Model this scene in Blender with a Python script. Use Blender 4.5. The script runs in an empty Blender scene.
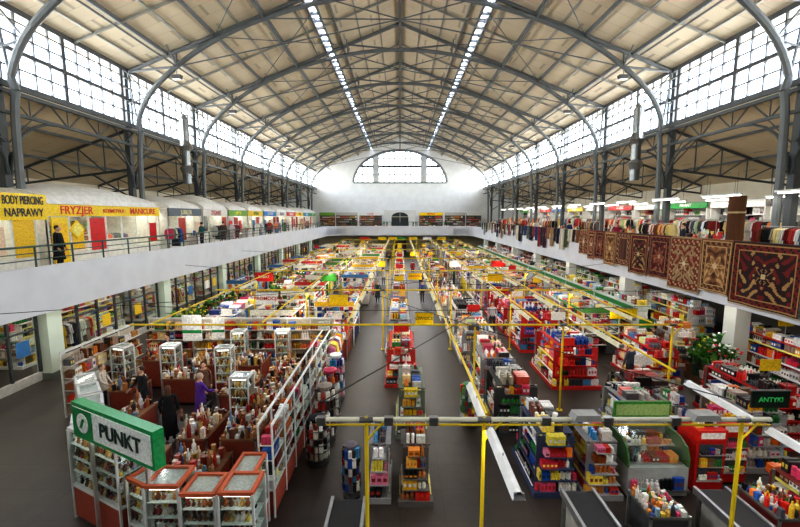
import bpy, math, random
from mathutils import Matrix, Vector
random.seed(7)
R=random.random
def U(a,b): return a+(b-a)*random.random()
sc=bpy.context.scene
try:
    sc.view_settings.view_transform='Standard'
except Exception: pass
for lk in ('Medium High Contrast','Standard - Medium High Contrast'):
    try:
        sc.view_settings.look=lk; break
    except Exception: pass
sc.view_settings.exposure=0.95

# ---------------------------------------------------------------- materials
def lin(c):
    o=[]
    for k in c[:3]:
        k=max(0,min(255,k))/255.0
        o.append(k/12.92 if k<=0.04045 else ((k+0.055)/1.055)**2.4)
    return (o[0],o[1],o[2],1.0)
def newmat(n):
    m=bpy.data.materials.new(n); m.use_nodes=True
    nt=m.node_tree; b=nt.nodes['Principled BSDF']
    return m,nt,b
def vcmat(n,rough,metal=0.0,var=0.12,bump=0.0,scale=6.0):
    m,nt,b=newmat(n)
    a=nt.nodes.new('ShaderNodeAttribute'); a.attribute_name='Col'
    tc=nt.nodes.new('ShaderNodeTexCoord')
    nz=nt.nodes.new('ShaderNodeTexNoise'); nz.inputs['Scale'].default_value=scale; nz.inputs['Detail'].default_value=4
    nt.links.new(tc.outputs['Object'],nz.inputs['Vector'])
    mr=nt.nodes.new('ShaderNodeMapRange'); mr.inputs['To Min'].default_value=1-var; mr.inputs['To Max'].default_value=1+var
    mr.inputs['From Min'].default_value=0.3; mr.inputs['From Max'].default_value=0.7
    nt.links.new(nz.outputs['Fac'],mr.inputs['Value'])
    mx=nt.nodes.new('ShaderNodeMix'); mx.data_type='RGBA'; mx.blend_type='MULTIPLY'; mx.inputs['Factor'].default_value=1
    nt.links.new(a.outputs['Color'],mx.inputs[6]); nt.links.new(mr.outputs['Result'],mx.inputs[7])
    nt.links.new(mx.outputs[2],b.inputs['Base Color'])
    b.inputs['Roughness'].default_value=rough; b.inputs['Metallic'].default_value=metal
    if bump:
        bp=nt.nodes.new('ShaderNodeBump'); bp.inputs['Strength'].default_value=bump
        nt.links.new(nz.outputs['Fac'],bp.inputs['Height']); nt.links.new(bp.outputs['Normal'],b.inputs['Normal'])
    return m
M_MATTE=vcmat('painted_matte',0.65)
M_GLOSS=vcmat('glossy_packaging',0.3,var=0.25,scale=18)
M_METAL=vcmat('brushed_metal',0.35,metal=0.85)
M_CLOTH=vcmat('woven_cloth',0.95,var=0.2,bump=0.3,scale=30)
M_STEEL=vcmat('painted_steel',0.5,var=0.15,scale=1.5)
M_PLAST=vcmat('white_plaster',0.8,var=0.05,bump=0.05,scale=1.2)
def glassmat():
    m,nt,b=newmat('clear_glass')
    out=nt.nodes['Material Output']
    t=nt.nodes.new('ShaderNodeBsdfTransparent'); t.inputs[0].default_value=(.95,.98,.97,1)
    g=nt.nodes.new('ShaderNodeBsdfGlossy'); g.inputs['Roughness'].default_value=0.05
    mi=nt.nodes.new('ShaderNodeMixShader'); mi.inputs[0].default_value=.08
    nt.links.new(t.outputs[0],mi.inputs[1]); nt.links.new(g.outputs[0],mi.inputs[2])
    nt.links.new(mi.outputs[0],out.inputs[0]); nt.nodes.remove(b)
    return m
M_GLASS=glassmat()
def emat(n,col,s):
    m,nt,b=newmat(n)
    b.inputs['Base Color'].default_value=col; b.inputs['Emission Color'].default_value=col; b.inputs['Emission Strength'].default_value=s
    return m
M_TUBE=emat('fluorescent_tube_glow',(1,.97,.88,1),3.0)
def roofmat(n,c1,c2):
    m,nt,b=newmat(n)
    tc=nt.nodes.new('ShaderNodeTexCoord')
    nz=nt.nodes.new('ShaderNodeTexNoise'); nz.inputs['Scale'].default_value=0.35; nz.inputs['Detail'].default_value=6
    nt.links.new(tc.outputs['Object'],nz.inputs['Vector'])
    mp=nt.nodes.new('ShaderNodeMapping'); mp.inputs['Scale'].default_value=(0.15,1,1)
    nt.links.new(tc.outputs['Object'],mp.inputs['Vector'])
    wv=nt.nodes.new('ShaderNodeTexBrick'); wv.inputs['Scale'].default_value=1.0
    wv.inputs['Color1'].default_value=lin(c1); wv.inputs['Color2'].default_value=lin(c2); wv.inputs['Mortar'].default_value=lin([k*0.85 for k in c2])
    wv.inputs['Mortar Size'].default_value=0.012; wv.inputs['Brick Width'].default_value=0.62; wv.inputs['Row Height'].default_value=1.0
    nt.links.new(mp.outputs['Vector'],wv.inputs['Vector'])
    mr=nt.nodes.new('ShaderNodeMapRange'); mr.inputs['From Min'].default_value=.3; mr.inputs['From Max'].default_value=.7; mr.inputs['To Min'].default_value=.88; mr.inputs['To Max'].default_value=1.05
    nt.links.new(nz.outputs['Fac'],mr.inputs['Value'])
    mx=nt.nodes.new('ShaderNodeMix'); mx.data_type='RGBA'; mx.blend_type='MULTIPLY'; mx.inputs['Factor'].default_value=1
    nt.links.new(wv.outputs['Color'],mx.inputs[6]); nt.links.new(mr.outputs['Result'],mx.inputs[7])
    nt.links.new(mx.outputs[2],b.inputs['Base Color']); b.inputs['Roughness'].default_value=.8
    return m
M_ROOF=roofmat('roof_boarding_cream',(222,210,184),(216,203,176))
M_ROOF2=roofmat('side_roof_boarding',(222,204,172),(214,195,162))
def floormat():
    m,nt,b=newmat('dark_terrazzo_floor')
    tc=nt.nodes.new('ShaderNodeTexCoord')
    nz=nt.nodes.new('ShaderNodeTexNoise'); nz.inputs['Scale'].default_value=0.9; nz.inputs['Detail'].default_value=8; nz.inputs['Roughness'].default_value=.65
    nt.links.new(tc.outputs['Object'],nz.inputs['Vector'])
    cr=nt.nodes.new('ShaderNodeValToRGB'); cr.color_ramp.elements[0].position=.3; cr.color_ramp.elements[1].position=.72
    cr.color_ramp.elements[0].color=lin((40,35,32)); cr.color_ramp.elements[1].color=lin((72,63,57))
    nt.links.new(nz.outputs['Fac'],cr.inputs[0])
    br=nt.nodes.new('ShaderNodeTexBrick'); br.offset=0; br.inputs['Scale'].default_value=1; br.inputs['Color1'].default_value=(1,1,1,1); br.inputs['Color2'].default_value=(.9,.9,.9,1)
    br.inputs['Mortar'].default_value=(.6,.6,.6,1); br.inputs['Mortar Size'].default_value=.012; br.inputs['Brick Width'].default_value=1.0; br.inputs['Row Height'].default_value=1.0
    nt.links.new(tc.outputs['Object'],br.inputs['Vector'])
    mx=nt.nodes.new('ShaderNodeMix'); mx.data_type='RGBA'; mx.blend_type='MULTIPLY'; mx.inputs['Factor'].default_value=1
    nt.links.new(cr.outputs[0],mx.inputs[6]); nt.links.new(br.outputs['Color'],mx.inputs[7])
    nt.links.new(mx.outputs[2],b.inputs['Base Color'])
    mr=nt.nodes.new('ShaderNodeMapRange'); mr.inputs['To Min'].default_value=.35; mr.inputs['To Max'].default_value=.6
    nt.links.new(nz.outputs['Fac'],mr.inputs['Value']); nt.links.new(mr.outputs['Result'],b.inputs['Roughness'])
    return m
M_FLOOR=floormat()
MATS=[M_MATTE,M_GLOSS,M_METAL,M_GLASS,M_TUBE,M_PLAST,M_ROOF,M_FLOOR,M_CLOTH,M_STEEL,M_ROOF2]
MT,GL,ME,GS,TU,PL,RF,FL,CL,ST,R2=range(11)

# ---------------------------------------------------------------- mesh builder
class MB:
    def __init__(s): s.v=[];s.f=[];s.c=[];s.m=[];s.T=None
    def add(s,vs,fs,c,m):
        n=len(s.v)
        if s.T is not None: vs=[tuple(s.T@Vector(p)) for p in vs]
        s.v.extend(vs)
        for f in fs:
            s.f.append([i+n for i in f]); s.c.append(c); s.m.append(m)
    def box(s,x0,y0,z0,x1,y1,z1,c=(200,200,200),m=MT):
        s.add([(x0,y0,z0),(x1,y0,z0),(x1,y1,z0),(x0,y1,z0),(x0,y0,z1),(x1,y0,z1),(x1,y1,z1),(x0,y1,z1)],
              [(3,2,1,0),(4,5,6,7),(0,1,5,4),(1,2,6,5),(2,3,7,6),(3,0,4,7)],c,m)
    def cyl(s,p,q,r,n=8,c=(150,150,150),m=ST,r2=None,cap=True):
        p=Vector(p);q=Vector(q);d=q-p
        if d.length<1e-6:return
        d.normalize()
        a=d.orthogonal().normalized();b=d.cross(a)
        if r2 is None:r2=r
        vs=[]
        for k in range(n):
            t=2*math.pi*k/n; o=a*math.cos(t)+b*math.sin(t)
            vs.append(tuple(p+o*r))
        for k in range(n):
            t=2*math.pi*k/n; o=a*math.cos(t)+b*math.sin(t)
            vs.append(tuple(q+o*r2))
        fs=[(k,(k+1)%n,n+(k+1)%n,n+k) for k in range(n)]
        if cap: fs+= [tuple(range(n-1,-1,-1)),tuple(range(n,2*n))]
        s.add(vs,fs,c,m)
    def tube(s,pts,r,n=6,c=(150,150,150),m=ST):
        for a,b in zip(pts[:-1],pts[1:]): s.cyl(a,b,r,n,c,m)
    def lathe(s,x,y,prof,n,c,m=GL):
        vs=[];fs=[]
        for (r,z) in prof:
            for k in range(n):
                t=2*math.pi*k/n; vs.append((x+r*math.cos(t),y+r*math.sin(t),z))
        L=len(prof)
        for i in range(L-1):
            for k in range(n): fs.append((i*n+k,i*n+(k+1)%n,(i+1)*n+(k+1)%n,(i+1)*n+k))
        fs.append(tuple(range(n-1,-1,-1))); fs.append(tuple(range((L-1)*n,L*n)))
        s.add(vs,fs,c,m)
    def ell(s,x,y,z,a,b,h,c,m=MT,n=10,k=6):
        vs=[];fs=[]
        for i in range(k+1):
            ph=math.pi*i/k
            for j in range(n):
                t=2*math.pi*j/n; vs.append((x+a*math.sin(ph)*math.cos(t),y+b*math.sin(ph)*math.sin(t),z-h*math.cos(ph)))
        for i in range(k):
            for j in range(n): fs.append((i*n+j,i*n+(j+1)%n,(i+1)*n+(j+1)%n,(i+1)*n+j))
        s.add(vs,fs,c,m)
    def prism(s,prof,ax,a,b,c,m=MT):
        n=len(prof)
        def mk(u,v,w): return (w,u,v) if ax=='x' else ((u,w,v) if ax=='y' else (u,v,w))
        vs=[mk(u,v,a) for u,v in prof]+[mk(u,v,b) for u,v in prof]
        s.add(vs,[(k,(k+1)%n,n+(k+1)%n,n+k) for k in range(n)]+[tuple(range(n-1,-1,-1)),tuple(range(n,2*n))],c,m)
    def obj(s,name,loc=None,smooth=False,parent=None,rz=0):
        me=bpy.data.meshes.new(name)
        if loc is None:
            xs=[v[0] for v in s.v];ys=[v[1] for v in s.v];zs=[v[2] for v in s.v]
            loc=((min(xs)+max(xs))/2,(min(ys)+max(ys))/2,min(zs))
            vs=[(v[0]-loc[0],v[1]-loc[1],v[2]-loc[2]) for v in s.v]
        else: vs=s.v
        me.from_pydata(vs,[],s.f)
        used=sorted(set(s.m)); mp={u:i for i,u in enumerate(used)}
        for u in used: me.materials.append(MATS[u])
        me.polygons.foreach_set('material_index',[mp[k] for k in s.m])
        ca=me.color_attributes.new('Col','FLOAT_COLOR','CORNER')
        cache={};buf=[]
        for f,c in zip(s.f,s.c):
            l=cache.get(c)
            if l is None: l=cache[c]=lin(c)
            buf.extend(l*len(f))
        ca.data.foreach_set('color',buf)
        if smooth: me.polygons.foreach_set('use_smooth',[True]*len(me.polygons))
        me.update()
        o=bpy.data.objects.new(name,me); o.location=loc; o.rotation_euler[2]=rz
        bpy.context.collection.objects.link(o)
        if parent:
            o.parent=parent; o.matrix_parent_inverse=Matrix.Translation(parent.location).inverted()
        return o
def text(txt,loc,rot,size,col,parent,name='lettering',sx=1.0):
    cu=bpy.data.curves.new(name,'FONT'); cu.body=txt; cu.size=size; cu.align_x='CENTER'; cu.align_y='CENTER'; cu.extrude=0.006; cu.offset=size*0.012
    t=bpy.data.objects.new(name,cu); bpy.context.collection.objects.link(t)
    bpy.context.view_layer.update()
    me=bpy.data.meshes.new_from_object(t.evaluated_get(bpy.context.evaluated_depsgraph_get()))
    bpy.data.objects.remove(t)
    o=bpy.data.objects.new(name,me); bpy.context.collection.objects.link(o)
    m,nt,b=newmat('lettering_paint'); b.inputs['Base Color'].default_value=lin(col); b.inputs['Roughness'].default_value=.5
    me.materials.clear(); me.materials.append(m)
    o.location=loc; o.rotation_euler=rot; o.scale=(sx,1,1)
    if parent:
        o.parent=parent; o.matrix_parent_inverse=Matrix.Translation(parent.location).inverted()
    return o
FACE_PX=(math.pi/2,0,math.pi/2); FACE_NX=(math.pi/2,0,-math.pi/2); FACE_NY=(math.pi/2,0,0)

# ---------------------------------------------------------------- dimensions
XC=16.0; YE=78.0; ZS=4.5; ZF0=3.33; ZF1=4.92; XB=12.0; YB=68.0
CZ0=11.9; CZ1=15.1
SK0,SK1=5.15,5.65
def rz(x): return 21.4-0.394*abs(x)
STC=(104,109,111); STD=(74,79,82); STP=(150,150,142)

b=MB(); b.box(-26,-9,-.2,26,80,0,m=FL); b.obj('floor',(0,0,0))
b=MB()
for s in (-1,1):
    for (a,c) in ((0,SK0),(SK1,16.6)):
        x0,x1=s*a,s*c
        b.prism([(x0,rz(x0)+.05),(x1,rz(x1)+.05),(x1,rz(x1)+.25),(x0,rz(x0)+.25)],'y',-9,YE+1,(200,200,200),RF)
b.obj('ceiling',(0,0,0))
b=MB()
for s in (-1,1):
    b.prism([(s*16.25,CZ0-.1),(s*24.3,9.0),(s*24.3,9.2),(s*16.25,CZ0+.1)],'y',-9,YE+1,(200,200,200),R2)
b.obj('ceiling_side_aisles',(0,0,0))
for i,s in enumerate((-1,1)):
    b=MB()
    for x in (SK0,SK1): b.box(s*x-.06,-9,rz(x)-.1,s*x+.06,YE,rz(x)+.3,STC,ST)
    y=-8.0
    while y<YE:
        b.box(min(s*SK0,s*SK1),y-.07,rz(5.4)-.02,max(s*SK0,s*SK1),y+.07,rz(5.4)+.12,STC,ST); y+=1.0
    b.obj('window_%d'%(4+i),(0,0,0))
for i,s in enumerate((-1,1)):
    b=MB(); x=s*XC
    y=-8.0;k=0
    while y<YE:
        t=.1 if k%5==0 else .034
        b.box(x-.05,y-t,CZ0,x+.05,y+t,CZ1,(80,84,88),ST); y+=.8;k+=1
    for z,t in ((CZ0+.05,.12),(CZ0+.8,.035),(CZ0+1.5,.09),(CZ0+2.15,.035),(CZ0+2.7,.035),(CZ1-.03,.14)):
        b.box(x-.07,-9,z-t,x+.07,YE,z+t,(80,84,88),ST)
    b.obj('window_%d'%(1+i),(0,0,0))
b=MB()
b.box(-24.4,-9,ZS,-24.2,YE,9.2,(230,218,194),PL); b.obj('wall_left',(0,0,0))
b=MB(); b.box(24.2,-9,ZS,24.4,YE,9.2,(230,218,194),PL); b.obj('wall_right',(0,0,0))
b=MB(); b.box(-24.4,-9.2,0,24.4,-9,12,(200,196,186),PL); b.prism([(-16.4,12),(16.4,12),(16.4,rz(16)),(0,21.5),(-16.4,rz(16))],'y',-9.2,-9,(200,196,186),PL); b.obj('wall_back',(0,0,0))
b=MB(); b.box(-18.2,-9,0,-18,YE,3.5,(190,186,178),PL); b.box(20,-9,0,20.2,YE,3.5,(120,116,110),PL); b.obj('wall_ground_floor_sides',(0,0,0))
b=MB(); W=8.9; SZ=13.0; HH=6.0; WC=(232,234,234)
b.box(-24.3,YE,ZS,-16,YE+.3,12,WC,PL); b.box(16,YE,ZS,24.3,YE+.3,12,WC,PL)
N=48
xs=[-16+32*i/N for i in range(N+1)]+[-W,W]; xs=sorted(set(xs))
def at(x): return SZ+HH*math.sqrt(max(0,1-(x/W)**2)) if abs(x)<=W else SZ
for x0,x1 in zip(xs[:-1],xs[1:]):
    b.box(x0,YE,0,x1,YE+.3,SZ,WC,PL)
    b.prism([(x0,at(x0)),(x1,at(x1)),(x1,rz(x1)+.1),(x0,rz(x0)+.1)],'y',YE,YE+.3,WC,PL)
b.obj('wall_far',(0,0,0))
WG=(86,94,100)
b=MB(); arch=[(W*math.cos(t),YE+.05,SZ+HH*math.sin(t)) for t in [math.pi*k/32 for k in range(33)]]
b.tube(arch,.24,6,(120,126,130)); b.box(-W,YE-.1,SZ-.2,W,YE+.2,SZ+.12,(120,126,130),ST)
for x in (-4.6,4.6): b.box(x-.5,YE-.02,SZ,x+.5,YE+.2,at(x),(190,194,194),ST)
x=-8.17
while x<8.3:
    b.box(x-.1,YE+.04,SZ,x+.1,YE+.16,at(x),WG,ST); x+=1.02
for z in (SZ+1.5,SZ+3.0,SZ+4.5):
    w=W*math.sqrt(1-((z-SZ)/HH)**2); t=.22 if abs(z-SZ-3)<.1 else .1
    b.box(-w,YE+.04,z-t,w,YE+.16,z+t,WG,ST)
b.obj('window_3',(0,0,0))

# ---------------------------------------------------------------- trusses
rib=[(16,ZS),(15.95,9.2),(15.75,11.6),(14.9,13.6),(13.1,15.3),(10.8,16.75),(7.9,17.95),(4,18.95),(0,19.3)]
def rib_smooth():
    out=[]
    P=[rib[0]]+rib+[(-4,18.95)]
    for i in range(1,len(P)-2):
        p0,p1,p2,p3=P[i-1],P[i],P[i+1],P[i+2]
        for k in range(4):
            t=k/4
            out.append(tuple(.5*((2*p1[j])+(-p0[j]+p2[j])*t+(2*p0[j]-5*p1[j]+4*p2[j]-p3[j])*t*t+(-p0[j]+3*p1[j]-3*p2[j]+p3[j])*t**3) for j in (0,1)))
    out.append(rib[-1]); return out
RS=rib_smooth()
trY=[1.1+7.85*k for k in range(10)]
def make_truss():
    b=MB()
    for s in (-1,1):
        b.tube([(s*(x-.3 if z<12 else x),0,z) for x,z in RS],.15,8,STC)
        b.box(s*16.25-.14,-.16,ZS,s*16.25+.14,.16,CZ1,STD,ST)
        b.box(s*16.1-.5,-.28,ZS,s*16.1+.35,.28,ZS+.5,STD,ST)
        b.tube([(s*16,0,15.0),(0,0,21.2)],.12,6,STC)
        nodes=[(13.1,15.3),(10.8,16.75),(7.9,17.95),(4,18.95),(0,19.3)]
        top=[(x,rz(x)-.15) for x,_ in nodes]
        prev=(16,15.0)
        for (n,t) in zip(nodes,top):
            b.cyl((s*n[0],0,n[1]),(s*t[0],0,t[1]),.065,6,STC)
            b.cyl((s*n[0],0,n[1]),(s*prev[0],0,prev[1]),.065,6,STC)
            prev=t
        b.cyl((s*15.6,0,12),(s*16,0,15),.06,6,STC)
        b.cyl((s*14.9,0,13.6),(s*16,0,15),.05,6,STC)
        b.cyl((s*14.9,0,13.6),(s*16.1,0,13.2),.05,6,STC)
        b.cyl((s*13.1,0,15.3),(0,0,17.9),.04,5,STC)
        b.cyl((s*7.9,0,17.95),(0,0,17.9),.04,5,STC)
        b.cyl((s*4,0,18.95),(0,0,17.9),.04,5,STC)
        b.tube([(s*16.2,0,11.7),(s*24.1,0,9.0)],.08,6,STD)
        b.tube([(s*16.2,0,9.4),(s*24.1,0,8.4)],.07,6,STD)
        pp=(16.2,9.4)
        for k in range(1,6):
            x=16.2+7.9*k/5
            zt=11.7-2.7*k/5; zb=9.4-1.0*k/5
            b.cyl((s*x,0,zt),(s*x,0,zb),.04,5,STD); b.cyl((s*pp[0],0,pp[1]),(s*x,0,zt),.04,5,STD); pp=(x,zb)
        b.cyl((s*16.2,0,7.6),(s*18.6,0,9.1),.06,6,STD)
    b.cyl((0,0,17.7),(0,0,21.2),.08,6,STC)
    return b
tb=make_truss(); first=None
for y in trY:
    if first is None:
        first=tb.obj('roof_truss',(0,y,0))
    else:
        o=bpy.data.objects.new('roof_truss',first.data); o.location=(0,y,0); bpy.context.collection.objects.link(o)
b=MB()
for s in (-1,1):
    for x in (1.5,3,4.4,6.3,7.9,9.4,10.8,12.2,13.6,15):
        big=x in (4.4,7.9,10.8,13.6)
        b.box(s*x-.05,-9,rz(x)-(.16 if big else .05),s*x+.05,YE,rz(x)+.06,STC if big else STP,ST)
    for x,z in ((13.1,15.3),(7.9,17.95)):
        b.cyl((s*x,-8,z),(s*x,YE,z),.05,6,STC)
b.box(-.1,-9,21.1,.1,YE,21.3,STC,ST)
y=1.1-3.925
while y<YE:
    for s in (-1,1):
        b.prism([(s*.0,21.2),(s*16,rz(16)-.12),(s*16,rz(16)),(0,21.35)],'y',y-.05,y+.05,STP,ST)
    y+=3.925
for a,c in zip(trY[:-1],trY[1:]):
    m=(a+c)/2
    b.cyl((0,a,19.3),(0,m,21.2),.05,6,STC); b.cyl((0,c,19.3),(0,m,21.2),.05,6,STC)
    for s in (-1,1):
        for x,z in ((7.9,17.95),(13.1,15.3),(10.8,16.75),(4,18.95)):
            h=rz(x)-.1-z
            for q in (a,c):
                d=1 if q==a else -1
                b.cyl((s*x,q,z),(s*x,q+d*min(2.4,h*1.1),rz(x)-.1),.045,5,STC)
        b.cyl((s*4,a,rz(4)-.2),(s*10.8,c,rz(10.8)-.2),.03,5,STC)
        b.cyl((s*4,c,rz(4)-.2),(s*10.8,a,rz(10.8)-.2),.03,5,STC)
b.obj('roof_purlins',(0,0,0))
for s in (-1,1):
    b=MB(); x=s*16.05
    b.box(x-.08,-8.9,11.6,x+.08,YE-.05,11.75,STD,ST); b.box(x-.08,-8.9,10.75,x+.08,YE-.05,10.88,STD,ST)
    y=-8.0
    while y<YE-2:
        b.cyl((x,y,10.8),(x,y+1.0,11.7),.04,5,STD); b.cyl((x,y+1.0,11.7),(x,y+2,10.8),.04,5,STD); b.cyl((x,y,10.8),(x,y,11.7),.03,5,STD); y+=2
    for q in trY:
        for d in (-1,1):
            pts=[(x,q+d*(.05+2.6*(1-math.cos(t))),8.3+2.5*math.sin(t)) for t in [math.pi/2*k/6 for k in range(7)]]
            b.tube(pts,.06,6,STD)
            b.cyl((x,q+d*.1,9.6),(x,q+d*1.3,10.8),.03,5,STD)
    b.obj('lattice_girder',(0,0,0))
    b=MB()
    for xx in (18.5,21.2):
        zz=CZ0-.1-(xx-16.25)*(2.8/8.05)
        b.box(s*xx-.06,-8.9,zz-.15,s*xx+.06,YE-.05,zz-.02,STD,ST)
    b.obj('trim_side_roof_purlins',(0,0,0))
def ventpipe(x,y):
    b=MB(); b.lathe(x,y,[(.28,8.9),(.3,9.6),(.45,10.0),(.28,10.2),(.28,11.2),(.48,11.5),(.3,11.9),(.3,13.4),(.1,13.7)],14,(135,138,138),ME)
    b.cyl((x,y,10.8),(15.95 if x>0 else -15.95,y,10.8),.05); b.obj('ventilation_pipe',smooth=False)
ventpipe(-15.3,29.3); ventpipe(15.3,26.6)
def flood(x,y,z):
    b=MB(); b.cyl((x,y,z+.5),(x,y,z),.03); b.prism([(x-.3,z),(x+.3,z),(x+.22,z-.22),(x-.22,z-.22)],'y',y-.16,y+.16,(70,72,74),MT)
    b.box(x-.24,y-.13,z-.24,x+.24,y+.13,z-.22,(230,230,220),GL); b.obj('floodlight')
for y in (trY[3],trY[4],trY[6]): flood(-13.1,y-.05,14.8); flood(13.1,y-.05,14.8)

# ---------------------------------------------------------------- balcony
WHT=(226,228,230)
path=[(-XB,-.6)]
path+=[(-XB,65)]
for k in range(1,9):
    t=math.pi-math.pi/2*k/8; path.append((-9+3*math.cos(t),65+3*math.sin(t)))
for k in range(0,9):
    t=math.pi/2-math.pi/2*k/8; path.append((9+3*math.cos(t),65+3*math.sin(t)))
path+=[(XB,-.6)]
b=MB()
b.box(-24.2,-9,3.5,-XB-.1,YE,ZS,WHT,PL); b.box(XB+.1,-9,3.5,24.2,YE,ZS,WHT,PL)
b.box(-XB-.1,YB+.1,3.5,XB+.1,YE,ZS,WHT,PL); b.box(-XB-.1,-9,3.5,XB+.1,-.7,ZS,WHT,PL)
for s in (-1,1):
    pts=[(s*XB,68.1),(s*9,68.1)]+[(s*(9+3*math.cos(t)),65+3*math.sin(t)) for t in [math.pi/2-math.pi/2*k/8 for k in range(9)]]
    b.prism(pts if s<0 else pts[::-1],'z',3.5,ZS,WHT,PL)
def off(i):
    n=len(path); p=Vector(path[i%n]);a=Vector(path[(i-1)%n]);c=Vector(path[(i+1)%n])
    d=((p-a).normalized()+(c-p).normalized()); d.normalize(); return p+Vector((-d.y,d.x))*.22
for i in range(len(path)):
    p=path[i];q=path[(i+1)%len(path)];po=off(i);qo=off(i+1)
    b.prism([p,q,tuple(qo),tuple(po)],'z',ZF0,ZF1,WHT,PL)
b.obj('balcony_slab',(0,0,0))
GR=(46,74,66)
def rail(p,q,name='balcony_railing'):
    b=MB(); p=Vector(p);q=Vector(q);L=(q-p).length;n=max(1,int(L/1.5))
    for k in range(n+1):
        w=p.lerp(q,k/n); b.cyl((w.x,w.y,ZF1),(w.x,w.y,5.6),.03,6,GR)
    for z,r in ((5.6,.035),(5.38,.018),(5.16,.018)): b.cyl((p.x,p.y,z),(q.x,q.y,z),r,6,GR)
    b.obj(name,((0,0,0)))
rail((-12.1,-.5),(-12.1,65)); rail((12.1,-.5),(12.1,65)); rail((-9,68.1),(9,68.1)); rail((-12,-.7),(12,-.7))

# ---------------------------------------------------------------- goods
W1=(240,238,230);W2=(214,212,206);K1=(36,36,40);K2=(84,82,84)
P_MIX=[(190,36,32),(226,172,30),W1,(34,80,160),(50,120,60),(226,112,34),(110,70,44),W2,(200,60,96),K1,(150,180,200),(236,214,90),K2,(170,150,130),W1,W2]
P_RED=[(196,24,22),(210,40,30),W1,(34,60,140),(226,172,40),(160,20,20),W2,K1,(236,236,230)]
P_WARM=[(190,116,54),(222,168,60),(232,208,144),(140,74,38),W1,(200,60,36),(116,66,38),(220,136,50),K2,W2]
P_DARK=[(30,30,34),(64,54,50),(200,196,190),(26,30,48),(126,34,32),(84,84,88),(20,20,22),(170,156,140),W1,(180,50,40)]
P_GREEN=[(44,108,52),(90,150,64),W1,(30,84,56),(222,194,50),W2,(190,46,40),K2]
P_JEWEL=[(150,92,50),(104,60,34),(190,134,84),(210,176,124),(84,48,32),(170,104,56),(226,214,196),(50,32,26),(184,146,66),(140,44,34)]
P_BLUE=[(34,84,166),(60,136,186),(232,236,240),(196,44,60),(236,216,80),(26,44,106),W1,(210,116,146),K1,W2]
P_PAST=[W1,(232,216,184),(222,194,144),(206,216,220),(230,202,110),(222,158,138),(176,202,146),W1,(206,60,56),(84,140,186),(222,126,60),K2,(180,170,160)]
def jit(c,a=18):
    d=U(-a,a); return tuple(int(max(8,min(250,k+d+U(-5,5)))) for k in c)
def item(b,x,y,z,w,d,h,c,kind):
    if kind==0: b.box(x-w/2,y-d/2,z,x+w/2,y+d/2,z+h,c,GL)
    elif kind==1:
        r=min(w,d)/2; b.lathe(x,y,[(r,z),(r,z+h*.62),(r*.38,z+h*.8),(r*.38,z+h)],6,c,GL)
    else:
        r=min(w,d)/2; b.lathe(x,y,[(r,z),(r,z+h*.8),(r*.85,z+h*.85)],7,c,GL)
def run(b,ax,lo,hi,cc,depth,z,hmax,pal,wmin=.055,wmax=.14):
    p=lo+.01
    while p<hi-.05:
        c=jit(random.choice(pal)); w=U(wmin,wmax); h=U(.5,.98)*hmax; kind=random.choice((0,0,1,2)); n=random.randint(1,4)
        lab=jit(random.choice(pal))
        for k in range(n):
            if p+w>hi: break
            hh=h*U(.92,1.04)
            if kind==0:
                if ax=='y': item(b,cc,p+w/2,z,depth*.9,w*.94,hh,c,kind)
                else: item(b,p+w/2,cc,z,w*.94,depth*.9,hh,c,kind)
                if ax=='y': b.box(cc-depth*.455,p+w*.2,z+h*.3,cc+depth*.455,p+w*.8,z+h*.65,lab,GL)
                else: b.box(p+w*.2,cc-depth*.455,z+h*.3,p+w*.8,cc+depth*.455,z+h*.65,lab,GL)
            else:
                m=max(1,min(3,int(depth/ (w*1.3))))
                for q in range(m):
                    o=depth*((q+.5)/m-.5)
                    if ax=='y': item(b,cc+o,p+w/2,z,w*.94,w*.94,hh,c,kind)
                    else: item(b,p+w/2,cc+o,z,w*.94,w*.94,hh,c,kind)
            p+=w
        p+=.008
def shelf(xc,y0,y1,w=1.5,h=1.6,lv=4,pal=P_MIX,fr=(200,200,198),name='shop_shelf',top=True):
    b=MB(); x0=xc-w/2;x1=xc+w/2; sh=h/lv
    b.box(x0,y0,0,x1,y1,.14,fr,MT)
    b.box(xc-.03,y0+.25,.14,xc+.03,y1-.25,h,fr,MT)
    for yy in (y0+.25,y1-.25): b.box(x0+.1,yy-.02,.14,x1-.1,yy+.02,h*.97,fr,MT)
    for yy in (y0+.28,y1-.28):
        for xx in (x0+.14,xc,x1-.14): b.box(xx-.025,yy-.025,0,xx+.025,yy+.025,h+.03,(150,150,150),ME)
    for k in range(lv):
        z=.14+k*sh; dd=(w/2-.04)*(1-.12*k)
        if k: b.box(xc-dd,y0+.24,z-.025,xc+dd,y1-.24,z,fr,MT); 
        for s in (-1,1):
            b.box(xc+s*dd-.012,y0+.24,z-.04,xc+s*dd+.012,y1-.24,z+.02,random.choice([(235,225,120),(235,235,235),fr]),GL)
            run(b,'y',y0+.28,y1-.28,xc+s*dd*.54,dd*.88,z,sh*.92,pal)
        for yy in (y0+.12,y1-.12):
            if k: b.box(xc-dd,yy-.12,z-.02,xc+dd,yy+.12,z,fr,MT)
            run(b,'x',xc-dd,xc+dd,yy,.2,z,sh*.9,pal)
    if top:
        dd=w*.3
        b.box(xc-dd-.1,y0+.26,h,xc+dd+.1,y1-.26,h+.03,fr,MT)
        run(b,'y',y0+.28,y1-.28,xc-dd*.5,dd*.95,h+.03,.34,pal); run(b,'y',y0+.28,y1-.28,xc+dd*.5,dd*.95,h+.03,.3,pal)
    if R()<.35 and w>1:
        yy=U(y0+.3,y1-.4); c=random.choice([W1,(240,200,30),(240,200,30),(60,140,70),(206,40,34)])
        b.cyl((xc,yy,h),(xc,yy,h+.75),.015,5,(170,170,170),ME); b.box(xc-.3,yy-.015,h+.55,xc+.3,yy+.015,h+.9,c,GL)
    return b.obj(name)
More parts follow.
